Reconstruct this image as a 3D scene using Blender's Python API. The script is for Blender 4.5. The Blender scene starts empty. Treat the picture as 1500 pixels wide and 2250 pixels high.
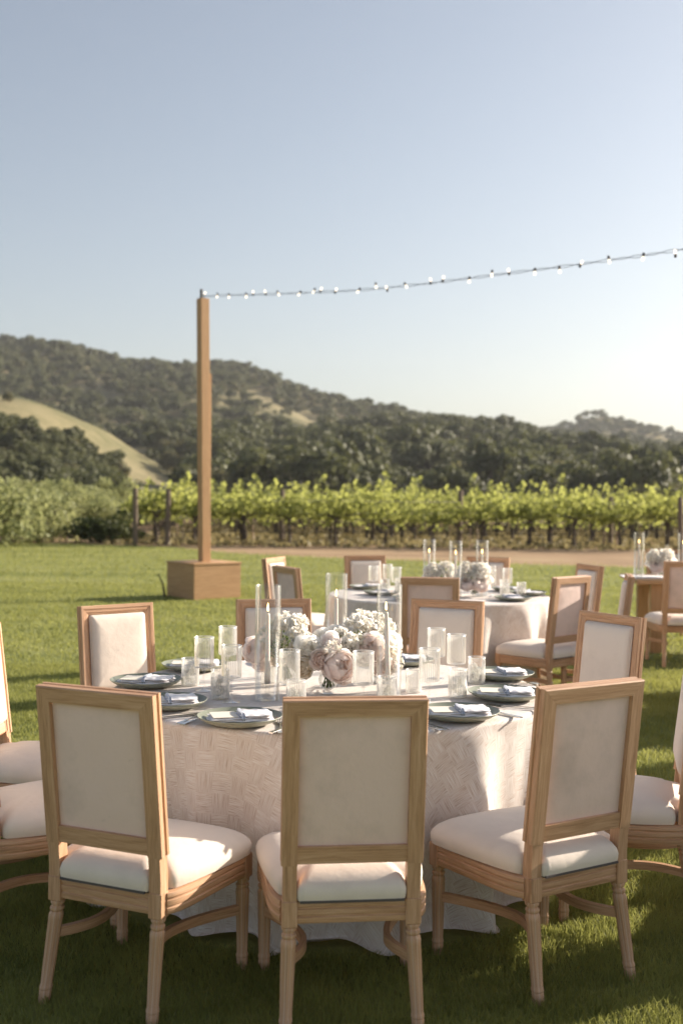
import bpy, math, random
import numpy as np
from mathutils import Matrix, Vector
random.seed(7); rng = np.random.default_rng(7)
S = bpy.context.scene
R = math.radians

# ------------------------------------------------------------------ camera
CAM_H, PITCH, ROLL, FPX = 1.6, 0.01515, 0.0097, 2489.5
cd = bpy.data.cameras.new('camera'); cam = bpy.data.objects.new('camera', cd); S.collection.objects.link(cam)
cam.matrix_world = Matrix.Translation((0, 0, CAM_H)) @ Matrix.Rotation(math.pi/2 - PITCH, 4, 'X') @ Matrix.Rotation(ROLL, 4, 'Z')
cd.sensor_width = 36; cd.lens = FPX/2250*36; cd.clip_start = .05; cd.clip_end = 6000
cd.dof.use_dof = True; cd.dof.focus_distance = 4.45; cd.dof.aperture_fstop = 2.5
S.camera = cam
# ------------------------------------------------------------------ sky, sun, exposure
SUN_AZ = math.atan2(.89, .455)         # from +Y towards +X
SUN_EL = R(21.5)
w = bpy.data.worlds.new('World'); S.world = w; w.use_nodes = True
nt = w.node_tree; nt.nodes.clear()
sky = nt.nodes.new('ShaderNodeTexSky'); sky.sky_type = 'NISHITA'; sky.sun_disc = False
sky.sun_elevation = SUN_EL; sky.sun_rotation = SUN_AZ
sky.air_density = 1.0; sky.dust_density = 2.2; sky.ozone_density = 1.2; sky.altitude = 100
hs = nt.nodes.new('ShaderNodeHueSaturation'); hs.inputs['Saturation'].default_value = .66
bg = nt.nodes.new('ShaderNodeBackground'); bg.inputs[1].default_value = .078
wo = nt.nodes.new('ShaderNodeOutputWorld')
nt.links.new(sky.outputs[0], hs.inputs['Color']); nt.links.new(hs.outputs[0], bg.inputs[0]); nt.links.new(bg.outputs[0], wo.inputs[0])
sl = bpy.data.lights.new('sun', 'SUN'); sl.energy = 5.0; sl.angle = R(.55); sl.color = (1, .885, .74)
so = bpy.data.objects.new('sun', sl); S.collection.objects.link(so)
sd = Vector((math.sin(SUN_AZ)*math.cos(SUN_EL), math.cos(SUN_AZ)*math.cos(SUN_EL), math.sin(SUN_EL)))
so.rotation_euler = sd.to_track_quat('Z', 'Y').to_euler()
S.view_settings.view_transform = 'Standard'; S.view_settings.look = 'None'
S.view_settings.gamma = 1; S.view_settings.use_curve_mapping = False; S.view_settings.exposure = 1.04
S.render.engine = 'CYCLES'
S.cycles.max_bounces = 10; S.cycles.diffuse_bounces = 7; S.cycles.transparent_max_bounces = 24; S.cycles.transmission_bounces = 6
S.cycles.sample_clamp_indirect = 6; S.cycles.caustics_reflective = False; S.cycles.caustics_refractive = False
S.cycles.volume_bounces = 0

# ------------------------------------------------------------------ helpers
def at(px, py, z=0.0):
    """ground-plan point of a photograph pixel that lies at height z"""
    X, Y = px-750, py-1125
    c, s = math.cos(ROLL), math.sin(ROLL)
    X, Y = X*c + Y*s, -X*s + Y*c
    v = Vector((X/FPX, 1.0, -Y/FPX))
    a = -PITCH
    d = Vector((v.x, v.y*math.cos(a)-v.z*math.sin(a), v.y*math.sin(a)+v.z*math.cos(a)))
    t = (z-CAM_H)/d.z
    return d.x*t, d.y*t
def at_depth(px, py, Y0):
    X, Y = px-750, py-1125
    c, s = math.cos(ROLL), math.sin(ROLL)
    X, Y = X*c + Y*s, -X*s + Y*c
    v = Vector((X/FPX, 1.0, -Y/FPX)); a = -PITCH
    d = Vector((v.x, v.y*math.cos(a)-v.z*math.sin(a), v.y*math.sin(a)+v.z*math.cos(a)))
    t = Y0/d.y
    return d.x*t, Y0, CAM_H+d.z*t
def link(o, parent=None):
    S.collection.objects.link(o)
    if parent: o.parent = parent
    return o
def tag(o, label=None, cat=None, group=None, kind=None):
    for k, v in (('label', label), ('category', cat), ('group', group), ('kind', kind)):
        if v: o[k] = v
    return o
def empty(name, loc=(0, 0, 0), rz=0, label=None, cat=None, group=None):
    o = link(bpy.data.objects.new(name, None)); o.location = loc; o.rotation_euler = (0, 0, rz)
    return tag(o, label, cat, group)
def copy_tree(o, parent=None):
    c = o.copy(); S.collection.objects.link(c); c.parent = parent
    for ch in list(o.children): copy_tree(ch, c)
    return c
class MB:
    def __init__(s): s.v = []; s.f = []; s.uv = []
    def add(s, v, f, uv=None):
        n = len(s.v); s.v += [tuple(p) for p in v]; s.f += [tuple(i+n for i in q) for q in f]
        s.uv += list(uv) if uv is not None else [(p[0], p[1]) for p in v]
        return s
    def build(s, name, mat, parent=None, smooth=40, **k):
        me = bpy.data.meshes.new(name); me.from_pydata(s.v, [], s.f)
        ul = me.uv_layers.new(name='UVMap')
        li = np.empty(len(me.loops), np.int32); me.loops.foreach_get('vertex_index', li)
        ul.data.foreach_set('uv', np.array(s.uv, np.float32)[li].ravel())
        me.materials.append(mat)
        if smooth:
            me.polygons.foreach_set('use_smooth', [True]*len(me.polygons))
            if smooth < 180: me.set_sharp_from_angle(angle=R(smooth))
        me.update()
        o = link(bpy.data.objects.new(name, me), parent)
        if k: tag(o, **k)
        return o
    # boxes: centre, half sizes, small chamfer
    def box(s, c, h, b=.0, M=None, along=0):
        x, y, z = h
        if b <= 0:
            v = [(sx*x, sy*y, sz*z) for sz in (-1, 1) for sx, sy in ((-1, -1), (1, -1), (1, 1), (-1, 1))]
            f = [(3, 2, 1, 0), (4, 5, 6, 7), (0, 1, 5, 4), (1, 2, 6, 5), (2, 3, 7, 6), (3, 0, 4, 7)]
        else:
            ring = []
            for sx, sy in ((-1, -1), (1, -1), (1, 1), (-1, 1)):
                p = [(sx*x, sy*(y-b)), (sx*(x-b), sy*y)]
                if sx*sy < 0: p = p[::-1]
                ring += p
            v = []
            for zz, sc in ((-z, 1), (-z+b, 0), (z-b, 0), (z, 1)):
                for (a_, b_) in ring:
                    v.append((a_-(b*np.sign(a_) if sc else 0), b_-(b*np.sign(b_) if sc else 0), zz))
            f = [tuple(range(7, -1, -1)), tuple(range(24, 32))]
            for k in range(3):
                for i in range(8): f.append((k*8+i, k*8+(i+1) % 8, k*8+8+(i+1) % 8, k*8+8+i))
        uv = []
        for p in v:
            q = [p[0], p[1], p[2]]; a = q.pop(along); uv.append((a, q[0]+q[1]*.7))
        v = [Vector(p) for p in v]
        if M: v = [M @ p for p in v]
        return s.add([(p[0]+c[0], p[1]+c[1], p[2]+c[2]) for p in v], f, uv)
    def sweep(s, path, prof, up=(0, 0, 1), closed=False, caps=True):
        """prof: closed 2D section, first coord sideways (up x tangent), second along up"""
        P = [Vector(p) for p in path]; n = len(P); m = len(prof); v = []; uv = []; L = 0
        per = [0]
        for j in range(m): per.append(per[-1]+math.dist(prof[j], prof[(j+1) % m]))
        for i in range(n):
            if closed: t = P[(i+1) % n]-P[i-1]
            else: t = P[min(i+1, n-1)]-P[max(i-1, 0)]
            t.normalize(); sd_ = Vector(up).cross(t).normalized(); u2 = t.cross(sd_)
            if i: L += (P[i]-P[i-1]).length
            for j in range(m+1):
                a, b = prof[j % m]; v.append(P[i]+sd_*a+u2*b); uv.append((L, per[j]))
        f = []
        for i in range(n if closed else n-1):
            k = (i+1) % n
            for j in range(m): f.append((i*(m+1)+j, k*(m+1)+j, k*(m+1)+j+1, i*(m+1)+j+1))
        if caps and not closed:
            f.append(tuple(range(m))); f.append(tuple((n-1)*(m+1)+j for j in range(m-1, -1, -1)))
        return s.add(v, f, uv)
    def tube(s, path, r, seg=8, caps=True):
        n = len(path); rr = r if isinstance(r, (list, tuple)) else [r]*n
        P = [Vector(p) for p in path]; v = []; uv = []; L = 0
        ref = None
        for i in range(n):
            t = (P[min(i+1, n-1)]-P[max(i-1, 0)]).normalized()
            if ref is None: ref = t.orthogonal().normalized()
            a = (ref-t*ref.dot(t)).normalized(); ref = a; b = t.cross(a)
            if i: L += (P[i]-P[i-1]).length
            for j in range(seg+1):
                an = 2*math.pi*j/seg
                v.append(P[i]+(a*math.cos(an)+b*math.sin(an))*rr[i]); uv.append((L, j/seg))
        f = [(i*(seg+1)+j, i*(seg+1)+j+1, (i+1)*(seg+1)+j+1, (i+1)*(seg+1)+j) for i in range(n-1) for j in range(seg)]
        if caps:
            f.append(tuple(range(seg-1, -1, -1))); f.append(tuple((n-1)*(seg+1)+j for j in range(seg)))
        return s.add(v, f, uv)
    def lathe(s, prof, seg=24, c=(0, 0, 0), rib=None, shift=None):
        """prof: list of (r, z[, ribdepth]); shift(z)->(dx,dy)"""
        v = []; uv = []; L = 0
        for i, p in enumerate(prof):
            r, z = p[0], p[1]; rd = p[2] if len(p) > 2 else 0
            if i: L += math.dist(prof[i][:2], prof[i-1][:2])
            dx, dy = shift(z) if shift else (0, 0)
            for j in range(seg+1):
                a = 2*math.pi*j/seg
                q = r-(rd*(.5-.5*math.cos(rib*a)) if (rd and rib) else 0)
                v.append((c[0]+dx+q*math.cos(a), c[1]+dy+q*math.sin(a), c[2]+z)); uv.append((L, j/seg))
        f = [(i*(seg+1)+j, i*(seg+1)+j+1, (i+1)*(seg+1)+j+1, (i+1)*(seg+1)+j) for i in range(len(prof)-1) for j in range(seg)]
        return s.add(v, f, uv)
def np_mesh(name, V, F, mat, parent=None, smooth=False, attr=None, **k):
    """V (n,3) array, F (m,c) int array of equal-sided faces"""
    me = bpy.data.meshes.new(name); n, c = F.shape
    me.vertices.add(len(V)); me.vertices.foreach_set('co', np.asarray(V, np.float32).ravel())
    me.loops.add(n*c); me.loops.foreach_set('vertex_index', F.astype(np.int32).ravel())
    me.polygons.add(n); me.polygons.foreach_set('loop_start', np.arange(0, n*c, c, dtype=np.int32))
    me.polygons.foreach_set('loop_total', np.full(n, c, np.int32))
    if smooth: me.polygons.foreach_set('use_smooth', np.ones(n, bool))
    me.update(calc_edges=True)
    if attr is not None:
        a = me.attributes.new('rnd', 'FLOAT', 'POINT'); a.data.foreach_set('value', np.asarray(attr, np.float32))
    me.materials.append(mat)
    o = link(bpy.data.objects.new(name, me), parent)
    if k: tag(o, **k)
    return o

# ------------------------------------------------------------------ materials
class NT:
    def __init__(s, name):
        s.m = bpy.data.materials.new(name); s.m.use_nodes = True; s.t = s.m.node_tree; s.t.nodes.clear()
        s.out = s.n('ShaderNodeOutputMaterial')
    def n(s, typ, inp=None, **props):
        x = s.t.nodes.new(typ)
        for k, v in props.items(): setattr(x, k, v)
        for k, v in (inp or {}).items():
            if isinstance(v, bpy.types.NodeSocket): s.t.links.new(v, x.inputs[k])
            else: x.inputs[k].default_value = v
        return x
    def l(s, a, b): s.t.links.new(a, b)
    def ramp(s, fac, stops, interp='LINEAR'):
        r = s.n('ShaderNodeValToRGB'); r.color_ramp.interpolation = interp
        e = r.color_ramp.elements
        while len(e) < len(stops): e.new(.5)
        for q, (p, c) in zip(e, stops): q.position = p; q.color = (*c, 1) if len(c) == 3 else c
        s.l(fac, r.inputs[0]); return r.outputs[0]
    def mix(s, fac, a, b, blend='MIX'):
        x = s.n('ShaderNodeMix', data_type='RGBA', blend_type=blend)
        for k, v in ((0, fac), (6, a), (7, b)):
            if isinstance(v, bpy.types.NodeSocket): s.l(v, x.inputs[k])
            else: x.inputs[k].default_value = v if not isinstance(v, tuple) or len(v) == 4 else (*v, 1)
        return x.outputs[2]
    def math(s, op, a, b=0.0, c=0.0):
        x = s.n('ShaderNodeMath', operation=op)
        for k, v in ((0, a), (1, b), (2, c)):
            if isinstance(v, bpy.types.NodeSocket): s.l(v, x.inputs[k])
            else: x.inputs[k].default_value = v
        return x.outputs[0]
    def noise(s, vec, scale, detail=4, rough=.55, dim='3D'):
        x = s.n('ShaderNodeTexNoise', {'Scale': scale, 'Detail': detail, 'Roughness': rough}, noise_dimensions=dim)
        s.l(vec, x.inputs['Vector']); return x.outputs[0]
    def mapping(s, vec, scale=(1, 1, 1), loc=(0, 0, 0), rot=(0, 0, 0)):
        x = s.n('ShaderNodeMapping', {'Scale': scale, 'Location': loc, 'Rotation': rot}); s.l(vec, x.inputs[0]); return x.outputs[0]
    def bump(s, h, strength=.3, dist=.001):
        x = s.n('ShaderNodeBump', {'Strength': strength, 'Distance': dist}); s.l(h, x.inputs['Height']); return x.outputs[0]
    def princ(s, col, rough=.5, **inp):
        x = s.n('ShaderNodeBsdfPrincipled', inp)
        for k, v in (('Base Color', col), ('Roughness', rough)):
            if isinstance(v, bpy.types.NodeSocket): s.l(v, x.inputs[k])
            else: x.inputs[k].default_value = (*v, 1) if isinstance(v, tuple) and len(v) == 3 else v
        return x
    def fin(s, sh): s.l(sh, s.out.inputs[0]); return s.m
def uvrand(t, amt=7.0):
    """uv plus a per-object offset so that copies differ"""
    u = t.n('ShaderNodeUVMap').outputs[0]; oi = t.n('ShaderNodeObjectInfo').outputs['Random']
    a = t.n('ShaderNodeCombineXYZ'); t.l(t.math('MULTIPLY', oi, amt), a.inputs[0]); t.l(t.math('MULTIPLY', oi, amt*1.7), a.inputs[1])
    x = t.n('ShaderNodeVectorMath', operation='ADD'); t.l(u, x.inputs[0]); t.l(a.outputs[0], x.inputs[1]); return x.outputs[0]
def mat_oak(name, dark, mid, light, flutes=False):
    t = NT(name); uv = uvrand(t)
    warp = t.noise(t.mapping(uv, (3, 3, 1)), 2.0, 3)
    g1 = t.noise(t.mapping(uv, (6, 210, 1)), 1.0, 5, .7)
    sh = t.n('ShaderNodeCombineXYZ'); t.l(warp, sh.inputs[1])
    vv = t.n('ShaderNodeVectorMath', operation='MULTIPLY_ADD'); t.l(sh.outputs[0], vv.inputs[0]); vv.inputs[1].default_value = (0, .06, 0); t.l(uv, vv.inputs[2])
    g2 = t.noise(t.mapping(vv.outputs[0], (2.2, 45, 1)), 1.0, 4, .6)
    c = t.ramp(t.math('MULTIPLY_ADD', g1, .55, t.math('MULTIPLY', g2, .5)), [(.38, dark), (.52, mid), (.66, light)])
    big = t.noise(t.mapping(uv, (1.5, 8, 1)), 1.5, 2)
    c = t.mix(t.math('MULTIPLY', big, .5), c, (mid[0]*1.15, mid[1]*1.12, mid[2]*1.1))
    if flutes:   # limed paste left in the flutes
        sp = t.n('ShaderNodeSeparateXYZ'); t.l(t.n('ShaderNodeUVMap').outputs[0], sp.inputs[0])
        cw = t.math('COSINE', t.math('MULTIPLY', sp.outputs[1], 2*math.pi*8))
        k = t.ramp(cw, [(.0, (1, 1, 1)), (.14, (0, 0, 0))])
        cw2 = t.math('MULTIPLY', t.ramp(t.math('MULTIPLY_ADD', cw, .5, .5), [(0, (1, 1, 1)), (.10, (0, 0, 0))]), .55)
        c = t.mix(cw2, c, (.62, .52, .42))
    p = t.princ(c, .55); t.l(t.bump(g1, .35, .002), p.inputs['Normal'])
    return t.fin(p.outputs[0])
OAK = mat_oak('limed_oak', (.265, .132, .063), (.51, .30, .172), (.67, .44, .292))
OAK_LEG = mat_oak('limed_oak_fluted', (.265, .132, .063), (.51, .30, .172), (.67, .44, .292), True)
PINE = mat_oak('pine_boards', (.29, .15, .065), (.41, .235, .11), (.50, .31, .165))
def mat_fabric(name, col, stain=(.42, .36, .31), samt=.5, weave=900, sheen=.15, soft=5):
    t = NT(name); tc = t.n('ShaderNodeTexCoord').outputs['Object']
    oi = t.n('ShaderNodeObjectInfo').outputs['Random']
    a = t.n('ShaderNodeVectorMath', operation='ADD'); cx = t.n('ShaderNodeCombineXYZ'); t.l(t.math('MULTIPLY', oi, 9), cx.inputs[0]); t.l(tc, a.inputs[0]); t.l(cx.outputs[0], a.inputs[1])
    st = t.noise(a.outputs[0], soft, 5, .6)
    f = t.ramp(st, [(.48, (0, 0, 0)), (.64, (samt,)*3)])
    c = t.mix(f, col, stain)
    spots = t.ramp(t.noise(a.outputs[0], 21, 2), [(.74, (0, 0, 0)), (.80, (samt*.6,)*3)])
    c = t.mix(spots, c, stain)
    fib = t.noise(t.mapping(a.outputs[0], (1, 1, .15)), weave*.4, 3, .7)
    c = t.mix(t.math('MULTIPLY', fib, .16), c, (col[0]*.6, col[1]*.57, col[2]*.55))
    p = t.princ(c, .88); p.inputs['Sheen Weight'].default_value = sheen
    wr = t.noise(a.outputs[0], 14, 3)
    t.l(t.bump(t.math('MULTIPLY_ADD', fib, .12, wr), .45, .006), p.inputs['Normal'])
    return t.fin(p.outputs[0])
FABRIC = mat_fabric('ivory_velvet', (.80, .70, .61), samt=.16)
FABRIC_BACK = mat_fabric('ivory_velvet_back', (.86, .655, .59), (.50, .39, .34), .45, soft=3.2)
PIPING = mat_fabric('ivory_piping', (.82, .75, .68), samt=.1)
def mat_plain(name, col, rough=.5, var=.12, scale=8, **k):
    t = NT(name); tc = t.n('ShaderNodeTexCoord').outputs['Object']
    c = t.mix(t.math('MULTIPLY', t.noise(tc, scale, 4), var*2), col, tuple(x*.55 for x in col))
    p = t.princ(c, rough, **k); return t.fin(p.outputs[0])
LINING = mat_plain('dark_lining', (.10, .085, .08), .8)
# woven table linen: blocks of threads running one way, then the other
def mat_linen():
    t = NT('basket_weave_linen'); uv = t.n('ShaderNodeUVMap').outputs[0]
    wv = t.noise(uv, 3, 1)
    cx = t.n('ShaderNodeCombineXYZ'); t.l(wv, cx.inputs[0]); t.l(t.noise(t.mapping(uv, loc=(5, 3, 0)), 3, 1), cx.inputs[1])
    d = t.n('ShaderNodeVectorMath', operation='MULTIPLY_ADD'); t.l(cx.outputs[0], d.inputs[0]); d.inputs[1].default_value = (.02, .02, 0); t.l(uv, d.inputs[2])
    u = d.outputs[0]
    chk = t.n('ShaderNodeTexChecker', {'Scale': 13.0, 'Color1': (0, 0, 0, 1), 'Color2': (1, 1, 1, 1)}); t.l(u, chk.inputs[0]); k = chk.outputs[1]
    a = t.noise(t.mapping(u, (14, 420, 1)), 1, 3, .6)
    b = t.noise(t.mapping(u, (420, 14, 1)), 1, 3, .6)
    ab = t.n('ShaderNodeMix', data_type='FLOAT'); t.l(k, ab.inputs[0]); t.l(a, ab.inputs[2]); t.l(b, ab.inputs[3])
    thr = ab.outputs[0]
    blk = t.noise(t.mapping(u, (5, 5, 1)), 1.0, 2)
    c = t.ramp(t.math('MULTIPLY_ADD', blk, .10, t.math('MULTIPLY', thr, .9)), [(.34, (.50, .39, .32)), (.45, (.78, .69, .63)), (.60, (.91, .87, .84))])
    c = t.mix(t.math('MULTIPLY', k, .15), c, (.60, .49, .43))
    p = t.princ(c, .9); p.inputs['Sheen Weight'].default_value = .1
    t.l(t.bump(thr, .5, .0025), p.inputs['Normal'])
    tr = t.n('ShaderNodeBsdfTranslucent'); t.l(c, tr.inputs[0])
    mx = t.n('ShaderNodeMixShader', {0: .12}); t.l(p.outputs[0], mx.inputs[1]); t.l(tr.outputs[0], mx.inputs[2])
    return t.fin(mx.outputs[0])
LINEN = mat_linen()
CERAMIC = mat_plain('sage_stoneware', (.225, .24, .185), .45, .12, 60)
CERAMIC_UNDER = mat_plain('sage_stoneware_rim', (.34, .355, .28), .4, .2, 60)
NAPKIN = mat_fabric('napkin_linen', (.88, .85, .86), (.68, .66, .70), .2, 1400)
BAND = mat_fabric('napkin_band', (.42, .45, .53), (.3, .33, .4), .2, 1400)
PAPER = mat_plain('cream_card', (.80, .74, .64), .7, .05)
STEEL = mat_plain('polished_steel', (.62, .60, .58), .18, .05, Metallic=1.0)
CANDLE = mat_plain('ivory_wax', (.86, .80, .72), .4, .03, **{'Subsurface Weight': .3, 'Subsurface Radius': (.02, .012, .008), 'Subsurface Scale': .5})
def mat_glass(name, haze=.0, tint=(.985, .985, .98), edge=.5, gl=1.0, power=1.0, cap=.55, ribs=0):
    """thin clear glass: see-through face-on, mirror-like and denser at the rim; haze = white mixed in, for frosting and for light caught on ribs and rims"""
    t = NT(name)
    tr = t.n('ShaderNodeBsdfTransparent', {0: (*tint, 1)}); g = t.n('ShaderNodeBsdfGlossy', {'Color': (gl, gl, gl, 1), 'Roughness': .03})
    lw = t.n('ShaderNodeLayerWeight', {0: edge}); fr = t.n('ShaderNodeFresnel', {0: 1.45})
    fac = t.math('MULTIPLY_ADD', t.math('POWER', lw.outputs['Facing'], 3.0), .35*power, t.math('MULTIPLY', fr.outputs[0], .8))
    mx = t.n('ShaderNodeMixShader'); t.l(t.math('MINIMUM', fac, cap), mx.inputs[0]); t.l(tr.outputs[0], mx.inputs[1]); t.l(g.outputs[0], mx.inputs[2])
    o = mx.outputs[0]
    if haze:
        df = t.n('ShaderNodeBsdfDiffuse', {0: (.92, .90, .86, 1)}); tl = t.n('ShaderNodeBsdfTranslucent', {0: (.95, .93, .88, 1)})
        m1 = t.n('ShaderNodeMixShader', {0: .5}); t.l(df.outputs[0], m1.inputs[1]); t.l(tl.outputs[0], m1.inputs[2])
        m2 = t.n('ShaderNodeMixShader'); hz = t.math('MULTIPLY_ADD', lw.outputs['Facing'], haze, haze*.6)
        if ribs:
            sp = t.n('ShaderNodeSeparateXYZ'); t.l(t.n('ShaderNodeUVMap').outputs[0], sp.inputs[0])
            hz = t.math('MULTIPLY', hz, t.math('MULTIPLY_ADD', t.math('COSINE', t.math('MULTIPLY', sp.outputs[1], 2*math.pi*ribs)), .75, 1.0))
        t.l(hz, m2.inputs[0]); t.l(o, m2.inputs[1]); t.l(m1.outputs[0], m2.inputs[2]); o = m2.outputs[0]
    return t.fin(o)
GLASS = mat_glass('clear_glass')
RIBBED = mat_glass('ribbed_glass', .19, power=.7, ribs=32)  # white mixed in for a sunlit look, striped along the ribs
RIM_GLINT = mat_glass('glass_rim_glint', .55, power=1.5, cap=.9)  # whitened so that the lip carries a painted highlight
FROST = mat_glass('frosted_glass', .30)
ICE = mat_glass('ice', .45, power=.2, cap=.15)
WATER = mat_glass('water', .05, (.97, .98, .98), cap=.2)
def mat_leafy(name, dark, light, scale=1.5, trans=.35, obvar=.25, rough=.6, island=False):
    t = NT(name); tc = t.n('ShaderNodeTexCoord').outputs['Object']
    n = t.noise(tc, scale, 3, .6)
    c = t.ramp(n, [(.36, dark), (.64, light)])
    if island:
        g = t.n('ShaderNodeNewGeometry').outputs['Random Per Island']
    else: g = t.n('ShaderNodeAttribute', attribute_name='rnd').outputs['Fac']
    c = t.mix(t.math('MULTIPLY', g, .55), c, tuple(min(1, x*1.5+.01) for x in light))
    oi = t.n('ShaderNodeObjectInfo').outputs['Random']
    c = t.mix(t.math('MULTIPLY', oi, obvar), c, (dark[0]*1.1, dark[1], dark[2]*1.1))
    p = t.princ(c, rough); p.inputs['Specular IOR Level'].default_value = .3
    tl = t.n('ShaderNodeBsdfTranslucent'); t.l(t.mix(.5, c, tuple(min(1, x*1.8) for x in light)), tl.inputs[0])
    mx = t.n('ShaderNodeMixShader', {0: trans}); t.l(p.outputs[0], mx.inputs[1]); t.l(tl.outputs[0], mx.inputs[2])
    return t.fin(mx.outputs[0])
OAKLEAF = mat_leafy('live_oak_leaves', (.036, .046, .016), (.135, .14, .055), .30, .25, .55)
WILLOW = mat_leafy('willow_leaves', (.14, .165, .06), (.31, .32, .14), .8, .4, .35)
VINELEAF = mat_leafy('vine_leaves', (.075, .11, .016), (.34, .35, .10), 2.5, .6, .25)
GRASS = mat_leafy('grass_blades', (.125, .14, .030), (.275, .28, .080), 2.2, .45, 0)
GREENERY = mat_leafy('bouquet_leaves', (.10, .15, .03), (.22, .28, .09), 20, .35)
BARK = mat_plain('bark', (.085, .062, .045), .9, .5, 12)
POSTWOOD = mat_plain('grey_post_wood', (.22, .165, .12), .9, .5, 9)
PALEWOOD = mat_plain('pale_stake', (.50, .38, .27), .9, .3, 9)
BLACK = mat_plain('black_rubber', (.02, .02, .02), .6)
def mat_petal(name, a, b, trans=.55):
    t = NT(name); g = t.n('ShaderNodeAttribute', attribute_name='rnd').outputs['Fac']
    tc = t.n('ShaderNodeTexCoord').outputs['Object']
    c = t.mix(g, a, b)
    p = t.princ(c, .6); p.inputs['Specular IOR Level'].default_value = .2
    tl = t.n('ShaderNodeBsdfTranslucent'); t.l(c, tl.inputs[0])
    mx = t.n('ShaderNodeMixShader', {0: trans}); t.l(p.outputs[0], mx.inputs[1]); t.l(tl.outputs[0], mx.inputs[2])
    return t.fin(mx.outputs[0])
P_WHITE = mat_petal('white_petals', (.98, .96, .93), (.96, .93, .86), .68)
P_CREAM = mat_petal('cream_petals', (.92, .86, .75), (.90, .82, .70))
P_PINK = mat_petal('pink_petals', (.98, .87, .82), (.98, .94, .91), .68)
P_BLUSH = mat_petal('blush_petals', (.97, .88, .83), (.96, .84, .77))
P_MAUVE = mat_petal('mauve_petals', (.94, .89, .87), (.96, .92, .90))
def mat_emit(name, col, s):
    t = NT(name); e = t.n('ShaderNodeEmission', {0: (*col, 1), 1: s}); return t.fin(e.outputs[0])
FLAME = mat_emit('candle_flame', (1, .62, .22), 5.0)
BULB = mat_emit('lit_bulb', (1, .84, .64), 1.3)
def mat_ground(name, stops, scale, fine, bump=.4, streak=None):
    t = NT(name); tc = t.n('ShaderNodeTexCoord').outputs['Object']
    a = t.noise(tc, scale, 5, .6); b = t.noise(tc, fine, 4, .7)
    f = t.math('MULTIPLY_ADD', a, .6, t.math('MULTIPLY', b, .4))
    if streak: f = t.math('MULTIPLY_ADD', t.noise(t.mapping(tc, (.12, 1.2, 1)), streak, 3), .45, t.math('MULTIPLY', f, .55))
    c = t.ramp(f, stops); p = t.princ(c, .95); p.inputs['Specular IOR Level'].default_value = .1
    t.l(t.bump(b, bump, .02), p.inputs['Normal']); return t.fin(p.outputs[0])
LAWN = mat_ground('lawn_turf', [(.36, (.12, .14, .042)), (.5, (.22, .235, .078)), (.66, (.31, .305, .12))], .55, 30, .6, .9)
SOIL = mat_ground('dry_soil', [(.36, (.22, .15, .085)), (.5, (.36, .245, .15)), (.64, (.44, .33, .20))], .5, 12, .4, .7)
DRYHILL = mat_ground('dry_grass_hill', [(.36, (.13, .125, .06)), (.5, (.22, .19, .105)), (.66, (.28, .24, .14))], .018, .25, .3)

# ------------------------------------------------------------------ setting: terrain, lawn, soil
def spl(x, pts):
    p = np.array(pts, float); return np.interp(x, p[:, 0], p[:, 1])
RIDGES = [  # crest distance, front width, back width, crest outline (pixel column, pixel row of the bare ground)
 (700, 430, 300, [(-900, 860), (-300, 820), (0, 778), (60, 782), (130, 774), (200, 784), (260, 808), (330, 824), (430, 816), (470, 822), (545, 824), (600, 848), (700, 884), (800, 908), (900, 926), (1000, 940), (1100, 950), (1200, 968), (1500, 990), (2400, 1010)]),
 (950, 250, 300, [(700, 1050), (1000, 1000), (1120, 962), (1200, 944), (1280, 916), (1330, 922), (1400, 938), (1500, 952), (1800, 950), (2400, 980)]),
 (400, 220, 140, [(-900, 1000), (0, 1000), (250, 985), (450, 962), (600, 962), (800, 957), (1000, 952), (1090, 957), (1200, 985), (1300, 1000), (1500, 1005), (2400, 1010)]),
 (240, 120, 150, [(-1200, 800), (-400, 838), (0, 872), (60, 875), (100, 884), (180, 922), (260, 985), (350, 1040), (420, 1068), (520, 1087), (3000, 1087)]),
]
def hz(x, y):
    x = np.asarray(x, float); y = np.asarray(y, float); z = np.zeros(np.broadcast(x, y).shape)
    for yc, wf, wb, pts in RIDGES:
        px = 750+x/yc*FPX
        h = np.maximum(0, (1087-spl(px, pts))/FPX*yc+1.6*(spl(px, pts) < 1080))
        d = np.where(y < yc, (yc-y)/wf, (y-yc)/wb); d = np.clip(1-d, 0, 1)
        prof = d*d*(3-2*d)*.45+d*.55
        z = np.maximum(z, h*prof)
    bump = (np.sin(x*.045+1)*np.cos(y*.031)+.6*np.sin(x*.11+y*.07)+.4*np.sin(y*.14-x*.05))
    return z+bump*np.clip(z*.06, 0, 2.2)-.012
def grid(name, xs, ys, mat, **k):
    X, Y = np.meshgrid(xs, ys); Z = hz(X, Y); V = np.stack([X, Y, Z], -1).reshape(-1, 3)
    nx, ny = len(xs), len(ys); i = (np.arange(ny-1)[:, None]*nx+np.arange(nx-1)).ravel()
    return np_mesh(name, V, np.stack([i, i+1, i+nx+1, i+nx], -1), mat, smooth=True, **k)
xs = np.concatenate([np.linspace(-1600, -420, 30), np.linspace(-400, 400, 260), np.linspace(420, 1600, 30)])
ys = np.concatenate([np.linspace(-1200, 40, 12), np.linspace(60, 1000, 230), np.linspace(1010, 1320, 8)])
grid('terrain', xs, ys, DRYHILL, kind='structure')
def sheet(name, poly, z, mat):
    me = bpy.data.meshes.new(name); me.from_pydata([(x, y, z) for x, y in poly], [], [tuple(range(len(poly)))]); me.materials.append(mat)
    return tag(link(bpy.data.objects.new(name, me)), kind='structure')
EDGE = [(-45, 37.5), (-20, 36.2), (-8, 35), (-5, 33.6), (-3, 30.6), (0, 28.6), (4, 26.9), (8, 25.6), (20, 23), (60, 18)]
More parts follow.
